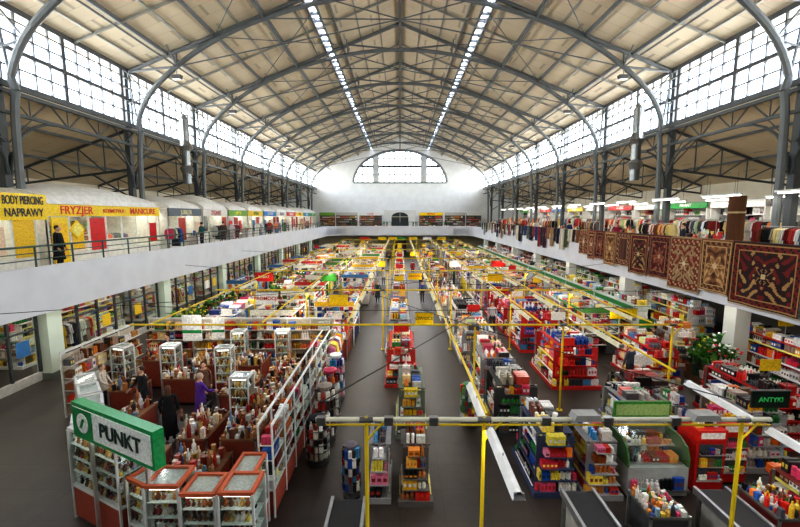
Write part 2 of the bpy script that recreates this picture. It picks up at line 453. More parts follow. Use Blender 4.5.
def garment(b,x,y,z,ln,c,along='y',w=.42):
    prof=[(-.06,0),(.06,0),(w/2,-.07),(w/2+.06,-.45),(w/2-.03,-.46),(w/2-.04,-.2),(w/2+.01,-ln),(-w/2-.01,-ln),(-w/2+.04,-.2),(-w/2+.03,-.46),(-w/2-.06,-.45),(-w/2,-.07)]
    if along=='y': b.prism([(x+u,z+v) for u,v in prof],'y',y-.025,y+.025,c,CL)
    else: b.prism([(y+u,z+v) for u,v in prof],'x',x-.025,x+.025,c,CL)
def rack(xc,y0,y1,h=1.7,pal=P_MIX,name='clothes_rack',dbl=True,z0=0):
    b=MB(); 
    for xo in ((-.35,.35) if dbl else (0,)):
        x=xc+xo
        for y in (y0,y1):
            b.cyl((x,y,z0),(x,y,z0+h),.02,6,(190,190,190),ME); b.cyl((x-.25,y,z0+.02),(x+.25,y,z0+.02),.02,6,(190,190,190),ME)
        b.cyl((x,y0,z0+h),(x,y1,z0+h),.018,6,(190,190,190),ME)
        y=y0+.08; c=jit(random.choice(pal));n=0;ln=U(.7,1.1)
        while y<y1-.05:
            if n<=0: c=jit(random.choice(pal)); n=random.randint(1,3); ln=U(.6,1.15)
            b.cyl((x,y,z0+h),(x,y,z0+h-.06),.006,4,(180,180,180),ME)
            garment(b,x,y,z0+h-.06,ln,c); y+=U(.07,.11); n-=1
    return b.obj(name)
def table(xc,yc,w,l,h,pal,name='display_table',isz=.16,base=(150,60,44),cover=None,z0=0,dens=1.0,tall=1.0,rot=0):
    b=MB(); x0,x1,y0,y1=-w/2,w/2,-l/2,l/2
    b.box(x0,y0,h-.05,x1,y1,h,cover or (120,84,58),MT)
    b.box(x0+.05,y0+.05,.08,x1-.05,y1-.05,h-.05,base,MT)
    b.box(x0+.1,y0+.1,0,x1-.1,y1-.1,.08,(40,40,40),MT)
    for xx in (x0,x1-.04):
        for yy in (y0,y1-.04): b.box(xx,yy,0,xx+.04,yy+.04,h+.02,(190,190,190),ME)
    x=x0+isz*.6
    while x<x1-isz*.4:
        y=y0+isz*.6
        while y<y1-isz*.4:
            if R()<.92*dens:
                c=jit(random.choice(pal)); k=R(); s=isz*U(.6,.98)
                if k<.3: item(b,x,y,h,s,s,s*U(.4,1.6)*tall,c,0)
                elif k<.55: item(b,x,y,h,s,s,s*U(1,2.4)*tall,c,1)
                elif k<.85: b.lathe(x,y,[(s*.3,h),(s*.5,h+s*.4*tall),(s*.25,h+s*.8*tall),(s*.3,h+s*.9*tall)],8,c,GL)
                else: item(b,x,y,h,s,s,s*.8,c,2)
            y+=isz
        x+=isz
    return b.obj(name,(xc,yc,z0),rz=rot)
def plant(b,x,y,z,s,flower=None):
    b.lathe(x,y,[(.09*s,z),(.13*s,z+.2*s),(.14*s,z+.22*s)],8,random.choice([(150,80,50),(220,220,215),(60,90,70)]),MT)
    for k in range(26):
        t=U(0,6.28); r=U(.1,.34)*s; h=U(.25,.75)*s; w=.05*s
        g=jit(random.choice([(40,100,30),(70,136,40),(26,76,30),(96,150,50)]))
        bx,by=x+math.cos(t)*r*.4,y+math.sin(t)*r*.4; ex,ey=x+math.cos(t)*r,y+math.sin(t)*r
        px,py=-math.sin(t)*w,math.cos(t)*w
        b.add([(x,y,z+.2*s),(bx+px,by+py,z+.2*s+h*.7),(ex,ey,z+.2*s+h*.75),(bx-px,by-py,z+.2*s+h*.7)],[(0,1,2,3)],g,MT)
        if flower and R()<.4: b.ell(ex,ey,z+.22*s+h*.75,.04*s,.04*s,.03*s,jit(flower),MT,6,3)
def plants(xc,y0,y1,w=1.4,name='potted_plant_stand'):
    b=MB()
    for k in range(3):
        a=w/2*(1-.3*k); b.box(xc-a,y0,0 if k==0 else .3*k,xc+a,y1,.3*(k+1),(110,90,70),MT)
    y=y0+.25
    while y<y1-.1:
        for xo,z in ((-w*.4,.3),(w*.4,.3),(-w*.22,.6),(w*.22,.6),(0,.9)):
            plant(b,xc+xo+U(-.03,.03),y,z,U(.9,1.6),random.choice([None,None,(220,50,70),(240,220,60),(240,240,240)]))
        y+=.38
    return b.obj(name)
def stall(xc,y0,y1,w=2.2,h=2.3,pal=P_MIX,roofc=(230,226,210),name='market_stall'):
    b=MB(); x0,x1=xc-w/2,xc+w/2; FR=(226,224,218)
    for x in (x0,x1):
        for y in (y0,y1): b.box(x-.03,y-.03,0,x+.03,y+.03,h,FR,MT)
    for z in (h-.05,h*.5):
        b.box(x0,y0-.02,z,x1,y0+.02,z+.05,FR,MT); b.box(x0,y1-.02,z,x1,y1+.02,z+.05,FR,MT)
        b.box(x0-.02,y0,z,x0+.02,y1,z+.05,FR,MT); b.box(x1-.02,y0,z,x1+.02,y1,z+.05,FR,MT)
    for s,x in ((1,x0),(-1,x1)):
        b.box(min(x,x+s*.5),y0+.05,.06,max(x,x+s*.5),y1-.05,.85,jit(random.choice(pal)),MT)
        run(b,'y',y0+.1,y1-.1,x+s*.14,.24,.85,.3,pal); run(b,'y',y0+.1,y1-.1,x+s*.38,.22,.85,.42,pal)
        for z,dd in ((1.35,.32),(1.78,.26)):
            b.box(min(x+s*.02,x+s*dd),y0+.05,z,max(x+s*.02,x+s*dd),y1-.05,z+.03,FR,MT)
            run(b,'y',y0+.1,y1-.1,x+s*.15,.24,z+.03,.34,pal)
    for y in (y0+.2,y1-.2):
        for z in (.5,.95,1.4,1.8):
            b.box(x0+.5,y-.12,z-.03,x1-.5,y+.12,z,FR,MT); run(b,'x',x0+.5,x1-.5,y,.2,z,.34,pal)
    if w>1.6:
        b.box(xc-.22,y0+.6,0,xc+.22,y1-.6,1.1,(150,110,80),MT); run(b,'y',y0+.62,y1-.62,xc,.4,1.1,.5,pal)
    b.box(x0-.03,y0-.05,h-.02,x1+.03,y0-.02,h+.22,roofc,GL)
    b.box(x0-.05,y0,h-.02,x0-.02,y1,h+.1,roofc,GL)
    y=y0+.15
    while y<y1:
        if R()<.75: garment(b,x1 if R()<.6 else x0,y,h-.05,U(.4,.9),jit(random.choice(pal)),'x',.36)
        y+=.4
    return b.obj(name)

def fill(xc,y0,y1,w,h,pals,frames,ul=3.0,gap=.3,kinds=('s',)):
    y=y0
    while y<y1-1:
        L=min(ul*U(.85,1.15),y1-y); k=random.choice(kinds); pal=random.choice(pals)
        if k=='s': shelf(xc,y,y+L,w,h*U(.85,1.15),random.choice((3,4,5)),pal,random.choice(frames))
        elif k=='r': rack(xc,y+.1,y+L-.1,1.6,pal)
        elif k=='t': table(xc,y+L/2,w,L,.85,pal,isz=.15,cover=random.choice([(230,226,215),(150,60,50),(206,170,90),(90,90,92)]),base=(170,166,158),tall=1.6)
        elif k=='p': plants(xc,y,y+L,w)
        elif k=='m': stall(xc,y,y+L,w,2.1,pal,random.choice([(230,226,210),(230,226,210),(226,180,40),(190,50,44),(60,110,160),(80,140,70)]))
        y+=L+gap
        if R()<.12: y+=1.2
WF=(222,218,210);RFc=(186,28,26);GF=(150,150,152)
shelf(-.48,8.5,10.0,.55,1.3,4,P_BLUE+P_DARK,GF); shelf(.36,8.4,9.6,.8,1.35,5,P_RED+P_WARM,(90,84,80))
shelf(.35,11.2,13.4,1.0,1.45,5,P_GREEN+P_MIX+P_WARM,(110,120,104))
shelf(.05,14.8,17.6,1.3,1.5,5,P_DARK+P_MIX,(186,44,36))
fill(-.05,18.4,64,1.35,1.6,[P_MIX,P_RED+P_DARK,P_WARM,P_PAST],[WF,GF,(216,184,70),GF])
shelf(3.5,11.3,13.2,1.5,1.5,5,P_DARK+P_MIX,(60,60,60)); shelf(3.6,13.9,16.6,1.5,1.4,4,P_DARK+P_MIX,GF)
fill(3.6,17.3,64,1.8,1.5,[P_MIX,P_WARM,P_DARK,P_PAST],[WF,GF,(170,144,110)],kinds=('s','s','t'))
fill(6.75,14.6,27,1.9,1.7,[P_RED+P_BLUE],[RFc]); fill(6.75,28,64,1.9,1.6,[P_MIX,P_BLUE,P_PAST],[WF,GF,GF],kinds=('s','s','m'))
shelf(8.3,12.3,14.0,1.9,1.0,3,P_DARK,(50,50,52)); shelf(10.1,14.6,17.2,1.4,1.5,4,P_PAST+P_PAST+P_RED,RFc)
fill(9.5,18.4,64,1.7,1.6,[P_MIX,P_DARK,P_GREEN,P_PAST],[WF,GF,GF],kinds=('s','s','t','m'))
rack(-3.1,15.0,17.2,1.6,P_BLUE+P_MIX); table(-3.1,18.6,1.4,1.8,1.0,P_RED+P_BLUE+P_MIX,isz=.16,tall=2)
fill(-3.3,19.8,64,1.9,1.8,[P_PAST,P_MIX,P_WARM,P_BLUE],[WF,(216,190,100)],kinds=('s','m','r','m'))
fill(-5.9,18.0,64,1.9,1.8,[P_PAST,P_MIX,P_WARM,P_GREEN],[WF],kinds=('m','s','r','m'))
fill(-8.4,18.0,64,1.9,1.8,[P_MIX,P_PAST,P_WARM,P_BLUE],[WF],kinds=('m','s','r','p'))
plants(-10.8,18.2,21.5,1.7); plants(-10.8,22,26,1.7); plants(-10.8,30.3,34,1.7); fill(-10.8,26.5,30,1.6,1.7,[P_MIX],[WF],kinds=('m',))
fill(-10.8,35,64,1.6,1.7,[P_MIX,P_GREEN,P_WARM],[WF],kinds=('m','s','p'))
for x in (-9,-5.5,5.5,9): shelf(x,69,71,2.6,2,5,P_MIX,WF)
b=MB(); b.box(-18,73,0,20,73.2,3.5,(210,200,170),PL)
b.box(-1.2,72.9,0,1.2,73,2.5,(40,42,44),GL); b.obj('wall_ground_floor_far',(0,0,0))

# ---------------------------------------------------------------- yellow pipe frames and tubes
YL=(236,204,30)
for i,y in enumerate([6.75,13.0,19.3,26.3,34,43,52,61]):
    b=MB(); xa,xb=((-1.5,6.6) if i==0 else (-9.0,9.4))
    b.cyl((xa,y,3.0),(xb,y,3.0),(.045 if i==0 else .035),8,YL if i else (215,212,190))
    if i==0:
        b.cyl((xa,y,2.9),(xb,y,2.9),.02,6,YL)
        for x in (-1.4,-.2,.6,2.6,3.7,4.9): b.box(x-.08,y-.05,2.9,x+.08,y+.05,3.05,(150,150,148),ME)
        for x in (3.3,5.4): b.prism([(x-.25,3.02),(x+.25,3.02),(x+.2,3.13),(x-.2,3.13)],'y',y-.12,y+.12,(160,160,156),MT)
    posts=[-.6,1.5,6.1] if i==0 else [-7.15,-4.6,-.85,2.5,5.45,8.3]
    if i==1: posts=[2.5,5.45,9.1]
    for x in posts:
        b.cyl((x,y,0),(x,y,3.05),.035,8,YL); b.cyl((x,y,0),(x,y,.03),.1,8,YL)
        b.cyl((x-.12,y,3.0),(x+.12,y,3.0),.055,8,(120,120,120),ME)
        b.cyl((x,y,2.6),(x+.35,y,3.0),.02,6,YL)
    b.obj('yellow_pipe_frame')
for x,y0,y1 in ((-8.2,13,62),(-4.6,13,62),(-1.75,13,62),(1.55,6.8,62),(4.7,13,62),(6.3,8.8,62),(8.4,13,62)):
    b=MB(); b.cyl((x,y0,3.07),(x,y1,3.07),.028,6,YL); b.obj('yellow_pipe')
def tubelamp(x,y0,y1,z=2.97,housing=(226,220,186),name='fluorescent_lamp'):
    b=MB(); b.prism([(x-.03,z+.05),(x+.03,z+.05),(x+.09,z-.05),(x+.08,z-.05),(x+.02,z+.03),(x-.02,z+.03),(x-.08,z-.05),(x-.09,z-.05)],'y',y0,y1,housing,MT)
    for yy in (y0,y1-.03): b.box(x-.07,yy,z-.05,x+.07,yy+.03,z+.05,(150,150,150),MT)
    b.cyl((x,y0+.06,z-.02),(x,y1-.06,z-.02),.016,6,(255,255,255),TU)
    b.cyl((x,(y0+y1)/2,z+.05),(x,(y0+y1)/2,z+.09),.01,4,(90,90,90))
    b.obj(name)
WHh=(240,240,236)
tubelamp(1.58,4.9,6.6,2.9,WHh); tubelamp(1.55,6.9,8.5,2.9,WHh); tubelamp(6.45,5.0,6.6,2.9,WHh); tubelamp(6.45,6.85,8.6,2.9,WHh)
for x,ys in ((-1.75,range(14,60,3)),(1.55,range(14,60,3)),(4.7,range(14,60,4)),(-4.6,range(20,60,5)),(6.3,range(11,60,5)),(8.4,range(14,60,4)),(-8.2,range(20,60,6))):
    for y in ys: tubelamp(x,y,y+2.5,2.92)
for s in (-1,1):
    for y in range(2,66,5): tubelamp(s*12.9,y,y+1.5,3.43)  # hidden lamps added under the balconies for light there
def hsign(x,y,z,w,h,c,txt=None,tc=(200,30,20),name='hanging_sign'):
    b=MB(); b.box(x-w/2,y-.02,z,x+w/2,y+.02,z+h,c,GL); b.box(x-w/2-.02,y-.03,z+h,x+w/2+.02,y+.03,z+h+.03,(150,150,150),ME)
    for d in (-1,1): b.cyl((x+d*w*.4,y,z+h),(x+d*w*.4,y,z+h+.22),.008,4,(90,90,90))
    o=b.obj(name)
    if txt: text(txt,(x,y-.03,z+h/2),FACE_NY,h*.4,tc,o)
hsign(.95,15.3,2.4,.7,.45,(245,200,10),'OWOCE',(60,50,30)); hsign(9.2,16.1,2.4,1.1,.42,(236,200,20),'NABIAŁ',(70,90,40))
hsign(1.0,26.3,2.4,.9,.45,(245,200,10),'WARZYWA',(180,40,30)); hsign(-1.7,33.9,2.3,.9,.5,(245,205,20)); hsign(4.7,33.9,2.3,1,.5,(235,235,230)); hsign(1.6,42.9,2.3,1.0,.5,(245,200,10))
hsign(6.3,26.2,2.3,1.0,.5,(245,200,10)); hsign(-4.7,26.2,2.3,1.0,.5,(70,160,60)); hsign(8.4,33.9,2.3,1.2,.5,(210,30,26))
hsign(-6.5,19.2,2.3,1.1,.6,(240,240,236),'PROMOCJA',(200,40,30)); hsign(-9,26.2,2.3,1.2,.6,(220,40,36),'RABAT',(250,240,200)); hsign(-3,19.2,2.3,.9,.5,(245,205,20))
hsign(8.25,8.5,2.35,.85,.38,(30,44,36),'ANTYKI',(70,220,120),'shop_sign')
for x,c in ((-3.0,(245,205,20)),(-1.2,(245,205,20)),(.2,(40,140,50)),(2.2,(245,205,20)),(4.6,(235,235,235)),(-6,(210,50,40)),(7,(245,205,20))):
    hsign(x,67.4,2.55,1.4,.55,c)
b=MB()
for a,c in (((-11.9,10,4),(11.5,22,4.0)),((-11.9,22,3.9),(11.9,17,3.3)),((-11.9,30,4),(11.9,31,3.3)),((-9,14,3.4),(9,14,3.4)),((-1.4,6.8,3.3),(11.8,30,3.3)),((6,6.9,3.3),(-3,20,3.3))):
    pts=[]
    for k in range(13):
        t=k/12; p=Vector(a).lerp(Vector(c),t); p.z-=.15*4*t*(1-t); pts.append(tuple(p))
    b.tube(pts,.012,4,(30,30,30),MT)
b.obj('overhead_cables',(0,0,0))

# ---------------------------------------------------------------- jewellery / gift stall, lower left
FRS=(214,214,212); ORG=(196,96,58)
def cabinet(x,y,w,d,h,rot=0,base=.75,pal=P_JEWEL,topc=FRS,name='glass_display_cabinet',panel=True):
    b=MB(); w2,d2=w/2,d/2
    b.box(-w2,-d2,.06,w2,d2,base,(150,66,46),MT); b.box(-w2+.04,-d2+.04,0,w2-.04,d2-.04,.06,(40,36,34),MT)
    b.box(-w2-.01,-d2-.01,base,w2+.01,d2+.01,base+.05,FRS,MT)
    t=.05
    for (a0,c0,a1,c1) in ((-w2,-d2,w2,-d2+t),(-w2,d2-t,w2,d2),(-w2,-d2+t,-w2+t,d2-t),(w2-t,-d2+t,w2,d2-t)): b.box(a0-.01,c0-.005,h-.07,a1+.01,c1+.005,h,topc,MT)
    if panel: b.box(-w2+t,-d2+t,h-.09,w2-t,d2-t,h-.05,(196,196,192),GL)
    b.box(-w2+t,-d2+t,h-.02,w2-t,d2-t,h-.015,FRS,GS)
    b.cyl((-w2+.08,-d2+.06,h-.11),(w2-.08,-d2+.06,h-.11),.014,6,(255,255,255),TU)  # tube added to light the cabinet interior
    b.box(-w2+.02,d2-.02,base+.05,w2-.02,d2,h-.07,(206,204,198),MT)  # pale back panel added so the inside looks brighter
    for sx in (-1,1):
        for sy in (-1,1): b.box(sx*w2-.02,sy*d2-.02,0,sx*w2+.02,sy*d2+.02,h-.05,FRS,MT)
    b.box(-w2+.01,-d2,base+.05,w2-.01,-d2+.006,h-.06,FRS,GS); b.box(-w2,-d2+.01,base+.05,-w2+.006,d2-.01,h-.06,FRS,GS); b.box(w2-.006,-d2+.01,base+.05,w2,d2-.01,h-.06,FRS,GS)
    n=max(1,int((h-base)/.3))
    for k in range(n):
        z=base+.05+k*(h-base-.1)/n
        if k: b.box(-w2+.02,-d2+.02,z-.012,w2-.02,d2-.02,z,(220,232,228),GL)
        for yy in (-d2*.6,0,d2*.5): 
            xx=-w2+.08
            while xx<w2-.06:
                s=U(.06,.12); c=jit(random.choice(pal+[(236,196,80),(245,240,235),(230,230,235)]))
                b.lathe(xx,yy,[(s*.35,z),(s*.5,z+s*.5),(s*.2,z+s*1.1),(s*.3,z+s*1.4)],7,c,GL); xx+=.1
    return b.obj(name,(x,y,0),rz=rot)
for (x,y,r) in ((-6.65,8.15,-.45),(-5.85,7.75,-.45),(-7.25,8.75,-.95),(-7.75,9.5,-.95),(-8.3,10.25,-.9),(-8.95,11.0,-.85),(-9.6,11.7,-.85)):
    cabinet(x,y,.85,.5,2.1 if y<9 else 1.7,r)
for x,y,h in ((-4.3,6.95,1.8),(-3.6,6.85,1.72),(-2.9,6.8,1.78)): cabinet(x,y,.62,.6,h,0,.5,topc=ORG)
cabinet(-3.1,7.65,.7,.5,1.6,math.pi/2,.5,topc=ORG); cabinet(-5.0,7.4,.6,.5,1.5,-.45,.5,topc=ORG)
b=MB(); yy=8.1
while yy<14.6:
    for x in (-2.75,-3.05): b.box(x-.018,yy-.018,0,x+.018,yy+.018,2.15,(228,228,224),MT)
    b.box(-3.05,yy+.02,.06,-2.75,yy+.88,.6,(150,66,46),MT)
    for z in (.6,.95,1.3,1.65): b.box(-3.05,yy+.02,z,-2.75,yy+.88,z+.015,(220,225,222),GL); run(b,'y',yy+.04,yy+.86,-2.9,.25,z+.015,.3,P_DARK+P_JEWEL+P_MIX)
    b.box(-2.745,yy+.02,.62,-2.74,yy+.88,2.1,FRS,GS)
    b.box(-2.77,yy,2.12,-2.73,yy+.9,2.17,(228,228,224),MT); b.box(-3.07,yy,2.12,-3.03,yy+.9,2.17,(228,228,224),MT)
    yy+=.9
b.obj('glazed_display_wall')
b=MB(); xx=-10.9
while xx<-3.9:
    b.box(xx-.02,16.95,0,xx+.02,17.0,2.2,(225,225,220),MT); b.box(xx,16.95,2.15,xx+1,17.0,2.22,(225,225,220),MT)
    b.box(xx,16.97,0.05,xx+1,16.99,2.15,(190,180,160),MT)
    for z in (.5,.92,1.34,1.76): b.box(xx,16.65,z-.02,xx+1,16.95,z,(220,215,205),MT); run(b,'x',xx+.02,xx+.98,16.8,.25,z,.38,P_JEWEL+P_WARM+P_MIX)
    xx+=1
b.obj('partition_shelving')
b=MB(); yy=12.5
while yy<16.0:
    b.box(-11.02,yy-.02,0,-10.98,yy+.02,2.2,(225,225,220),MT); b.box(-11.02,yy,2.15,-10.98,yy+.9,2.22,(225,225,220),MT)
    b.box(-11.01,yy,.05,-10.99,yy+.9,2.1,(190,180,160),MT)
    for z in (.5,.92,1.34,1.76): b.box(-10.98,yy,z-.02,-10.68,yy+.9,z,(220,215,205),MT); run(b,'y',yy+.02,yy+.88,-10.82,.25,z,.38,P_JEWEL+P_WARM+P_MIX)
    yy+=.9
b.obj('partition_shelving')
PJ2=P_JEWEL+[(226,206,170),(236,232,226),(190,50,40),(40,40,46),(90,120,150),(220,220,222),(200,196,190)]
for (x,y,w,l,r) in ((-4.7,8.75,1.2,.9,0),(-4.0,10.0,.9,1.5,0),(-5.35,10.4,.8,1.5,0),(-4.0,12.0,1.0,1.6,0),(-5.3,12.8,.9,1.6,0),(-7.6,13.7,1.4,.7,0),(-9.1,12.9,.9,.9,0),(-6.0,9.1,.6,.6,0),(-4.1,14.1,1.1,1.5,0),(-5.7,15.0,1.0,1.2,0),(-7.5,15.1,1.2,.9,0),(-9.2,15.1,1.3,.9,0),(-7.5,10.9,.6,.9,0)):
    table(x,y,w,l,U(.85,1.15),PJ2,'gift_display_table',isz=.12,base=(144,62,44),cover=(140,96,66),tall=1.8,rot=r)
for x,y in ((-6.4,14.1),(-8.5,14.35),(-10.2,14.2),(-4.75,11.5),(-6.7,16.2),(-4.9,16.25)): cabinet(x,y,.55,.45,1.9,U(-.2,.2),.6)
def vase(x,y,h,c):
    b=MB(); b.lathe(x,y,[(.14,0),(.16,.05),(.2,h*.35),(.1,h*.75),(.07,h*.85),(.12,h)],12,c,ME); b.obj('floor_vase',smooth=True)
for x,y,h,c in ((-3.35,8.95,.9,(190,190,190)),(-3.3,11.0,1.0,(60,56,52)),(-6.8,9.9,.7,(210,210,210)),(-4.75,13.9,.8,(170,110,60)),(-8.3,11.9,.8,(200,170,90)),(-3.3,13.1,1.0,(120,110,100))): vase(x,y,h,c)
A=Vector((-6.55,7.72,0));B=Vector((-4.2,6.55,0)); d=(B-A); L=d.length; ang=math.atan2(d.y,d.x)
b=MB(); b.box(-L/2,-.1,0,L/2,.1,.72,(20,150,80),GL); b.box(-L/2+.06,-.115,.08,L/2-.06,-.1,.64,(242,246,242),GL)
b.box(-L/2+.06,-.12,.08,-L/2+.75,-.115,.64,(10,136,74),GL)
for xx in (-L*.35,L*.35): b.box(xx-.03,-.03,-2.2,xx+.03,.03,0,FRS,ME)
sg=b.obj('shop_sign',((A.x+B.x)/2,(A.y+B.y)/2,2.2),rz=ang)
o=text('PUNKT',(0,0,0),(math.pi/2,0,0),.4,(20,50,44),None); o.parent=sg; o.location=(.34,-.13,.36)
b=MB(); b.cyl((0,0,0),(0,-.012,0),.2,20,(235,240,236),GL); b.prism([(-.1,-.1),(-.02,-.1),(.1,.1),(.02,.1)],'y',-.02,-.012,(30,140,84),GL)
o=b.obj('emblem',(0,0,0)); o.parent=sg; o.location=(-L/2+.42,-.12,.36)
for x,y,w,h,z in ((-8.7,16.3,.8,1.1,1.4),(-7.6,16.3,.5,.9,1.5)):
    b=MB(); b.box(x-w/2,y-.02,z,x+w/2,y+.02,z+h,(240,242,238),GL); b.box(x-w/2,y-.03,z+h*.3,x+w/2,y-.02,z+h*.42,(20,140,70),GL); b.box(x-.03,y,0,x+.03,y+.04,z,FRS,ME); b.obj('info_banner')
def carousel(x,y,pal,h=1.6,r=.32):
    b=MB(); b.cyl((x,y,0),(x,y,h),.03,8,(190,190,190),ME); b.cyl((x,y,0),(x,y,.05),r*.9,14,(60,60,60),MT)
    for k in range(5):
        z=.2+k*(h-.2)/5; b.cyl((x,y,z),(x,y,z+.02),r,14,(130,130,130),ME)
        for j in range(12):
            t=2*math.pi*j/12; item(b,x+math.cos(t)*r*.78,y+math.sin(t)*r*.78,z+.02,.1,.1,.24,jit(random.choice(pal)),random.choice((0,1,2)))
    b.lathe(x,y,[(r*.6,h),(r*.7,h+.1),(r*.2,h+.16)],12,jit(random.choice(pal)),MT); b.obj('rotating_display_stand')
carousel(-2.2,11.2,P_DARK); carousel(-2.25,12.4,P_MIX+P_DARK); carousel(-2.3,13.8,P_BLUE); carousel(-2.2,10.1,P_DARK,1.2); carousel(2.2,12.2,P_GREEN,1.2,.28)
carousel(-1.15,8.8,P_BLUE+P_DARK,1.2,.22)

# ---------------------------------------------------------------- lower right foreground
def conveyor(x,y0,y1,h=.85):
    b=MB(); w=.3
    b.box(x-w-.06,y0,h-.12,x-w,y1,h+.04,(170,172,174),ME); b.box(x+w,y0,h-.12,x+w+.06,y1,h+.04,(170,172,174),ME)
    b.box(x-w,y0+.08,h-.04,x+w,y1-.08,h,(26,26,28),MT)
    for y in (y0+.08,y1-.08): b.cyl((x-w,y,h-.05),(x+w,y,h-.05),.06,10,(40,40,42),MT)
    b.box(x-w,y0+.2,.1,x+w,y1-.2,h-.12,(150,148,140),MT)
    for sx in (-1,1):
        for y in (y0+.15,y1-.15): b.box(x+sx*(w+.03)-.03,y-.03,0,x+sx*(w+.03)+.03,y+.03,h-.1,(150,150,150),ME)
    b.obj('checkout_conveyor')
conveyor(-1.05,5.7,7.6); conveyor(3.75,5.9,7.85); conveyor(6.6,5.9,7.9)
shelf(3.7,8.7,10.6,1.1,1.45,5,P_BLUE+P_DARK+P_MIX,(50,60,90)); shelf(4.75,8.6,10.2,.9,1.3,5,P_WARM+P_BLUE,GF)
def fridge(x,y,w=1.5):
    b=MB(); b.box(x-w/2,y-.45,.1,x+w/2,y+.45,.8,(160,162,160),MT); b.box(x-w/2+.05,y-.4,0,x+w/2-.05,y+.4,.1,(40,40,40),MT)
    run(b,'x',x-w/2+.05,x+w/2-.05,y-.5,.08,.3,.4,P_MIX)
    b.box(x-w/2,y-.55,.26,x+w/2,y-.45,.3,(160,160,160),ME)
    prof=[(y-.45,.8),(y-.45,1.0),(y-.35,1.25),(y-.1,1.38),(y+.4,1.4),(y+.4,1.36),(y-.09,1.34),(y-.32,1.22),(y-.42,1.0),(y-.42,.8)]
    b.prism(prof,'x',x-w/2+.03,x+w/2-.03,(220,230,226),GS)
    for s in (-1,1): b.prism([(y-.45,.8),(y-.45,1.0),(y-.35,1.25),(y-.1,1.38),(y+.4,1.4),(y+.45,.8)],'x',x+s*w/2-.02,x+s*w/2+.02,(60,100,56),GL)
    b.box(x-w/2,y+.4,.8,x+w/2,y+.45,1.42,(120,120,116),MT)
    for z,dd in ((.82,.7),(1.1,.4)):
        b.box(x-w/2+.04,y+.38-dd,z-.02,x+w/2-.04,y+.38,z,(200,200,200),ME); run(b,'x',x-w/2+.06,x+w/2-.06,y+.38-dd*.75,dd*.4,z,.2,P_WARM+P_RED); run(b,'x',x-w/2+.06,x+w/2-.06,y+.38-dd*.3,dd*.4,z,.24,P_WARM+P_MIX)
    b.box(x-w/2,y+.3,1.62,x+w/2,y+.36,2.05,(60,130,50),GL); b.box(x-w/2+.05,y+.29,1.7,x+w/2-.05,y+.3,1.98,(150,176,110),GL)
    for s in (-1,1): b.box(x+s*w*.4-.02,y+.32,1.4,x+s*w*.4+.02,y+.36,1.62,(180,180,180),ME)
    b.obj('refrigerated_display_counter')
fridge(6.0,9.1,1.4)
table(5.25,7.5,.8,.8,.8,P_GREEN+P_WARM+P_MIX,'display_table',.1,(60,60,62),(90,90,86),tall=1.6)
table(7.65,7.5,.8,1.0,.85,P_MIX+P_RED,'display_table',.1,(120,40,34),(90,90,86),tall=1.6)
def cooler(x,y):
    b=MB(); b.box(x-.35,y-.33,.08,x+.35,y+.33,1.35,(186,28,24),GL); b.box(x-.28,y-.34,.35,x+.28,y-.33,1.25,(60,66,70),GL)
    b.box(x-.29,y-.345,.3,x+.29,y-.335,.35,(230,230,230),MT); b.box(x-.35,y-.36,1.35,x+.35,y+.33,1.6,(206,34,28),GL); b.box(x-.28,y-.365,1.4,x+.28,y-.36,1.55,(240,236,230),GL)
    for z in (.4,.72,1.02): run(b,'x',x-.28,x+.28,y-.375,.06,z,.22,P_RED+P_MIX,.05,.07); b.box(x-.28,y-.41,z-.02,x+.28,y-.34,z,(220,220,220),ME)
    b.box(x-.3,y-.3,0,x+.3,y+.3,.08,(30,30,30),MT)
    run(b,'x',x-.3,x+.3,y-.12,.2,1.6,.3,P_MIX); run(b,'x',x-.3,x+.3,y+.14,.2,1.6,.36,P_MIX); b.obj('drinks_cooler')
cooler(7.35,9.2); cooler(8.15,9.5)
shelf(9.5,9.6,11.6,1.3,1.5,5,P_MIX,GF); shelf(8.95,7.5,8.7,1.3,.9,3,P_MIX,(130,50,44)); shelf(6.9,10.7,12.2,1.3,1.3,4,P_DARK+P_MIX,GF); shelf(8.0,10.6,11.9,.5,1.2,3,P_MIX,GF)
shelf(10.95,10.6,13.4,1.3,1.5,4,P_RED+P_DARK,RFc); shelf(15.0,12.5,17,1.3,1.8,4,P_RED+P_MIX,RFc); shelf(12.6,17.0,18.8,1.2,1.6,4,P_WARM,WF)
plants(12.3,14.4,15.9,1.1)
for y in range(20,62,5): shelf(15.6,y,y+4.2,1.6,1.9,4,random.choice([P_MIX,P_GREEN,P_DARK]),WF)
def wallfridge(x,y0,y1):
    b=MB(); b.box(x,y0,.0,x+.9,y1,.45,(40,110,70),MT); b.box(x+.75,y0,.45,x+.9,y1,2.0,(220,224,222),MT); b.box(x,y0,1.85,x+.9,y1,2.15,(196,206,196),MT)
    b.box(x-.02,y0,1.9,x,y1,2.12,(40,130,60),GL)
    for y in (y0,y1-.05): b.box(x,y,.45,x+.9,y+.05,1.85,(226,230,226),MT)
    for k in range(4):
        z=.46+k*.35; dd=.62-.06*k; b.box(x+.75-dd,y0+.05,z-.02,x+.75,y1-.05,z,(230,230,230),ME); run(b,'y',y0+.08,y1-.08,x+.75-dd/2,dd*.9,z,.28,P_PAST+P_RED)
    b.cyl((x+.12,y0+.1,1.82),(x+.12,y1-.1,1.82),.018,6,(255,255,255),TU)
    run(b,'y',y0+.1,y1-.1,x+.55,.5,2.15,.35,P_MIX); b.obj('wall_refrigerator')
for y in (19.5,23.6,27.7,31.8,36,40,44,48,52,56): wallfridge(11.6,y,y+3.9)

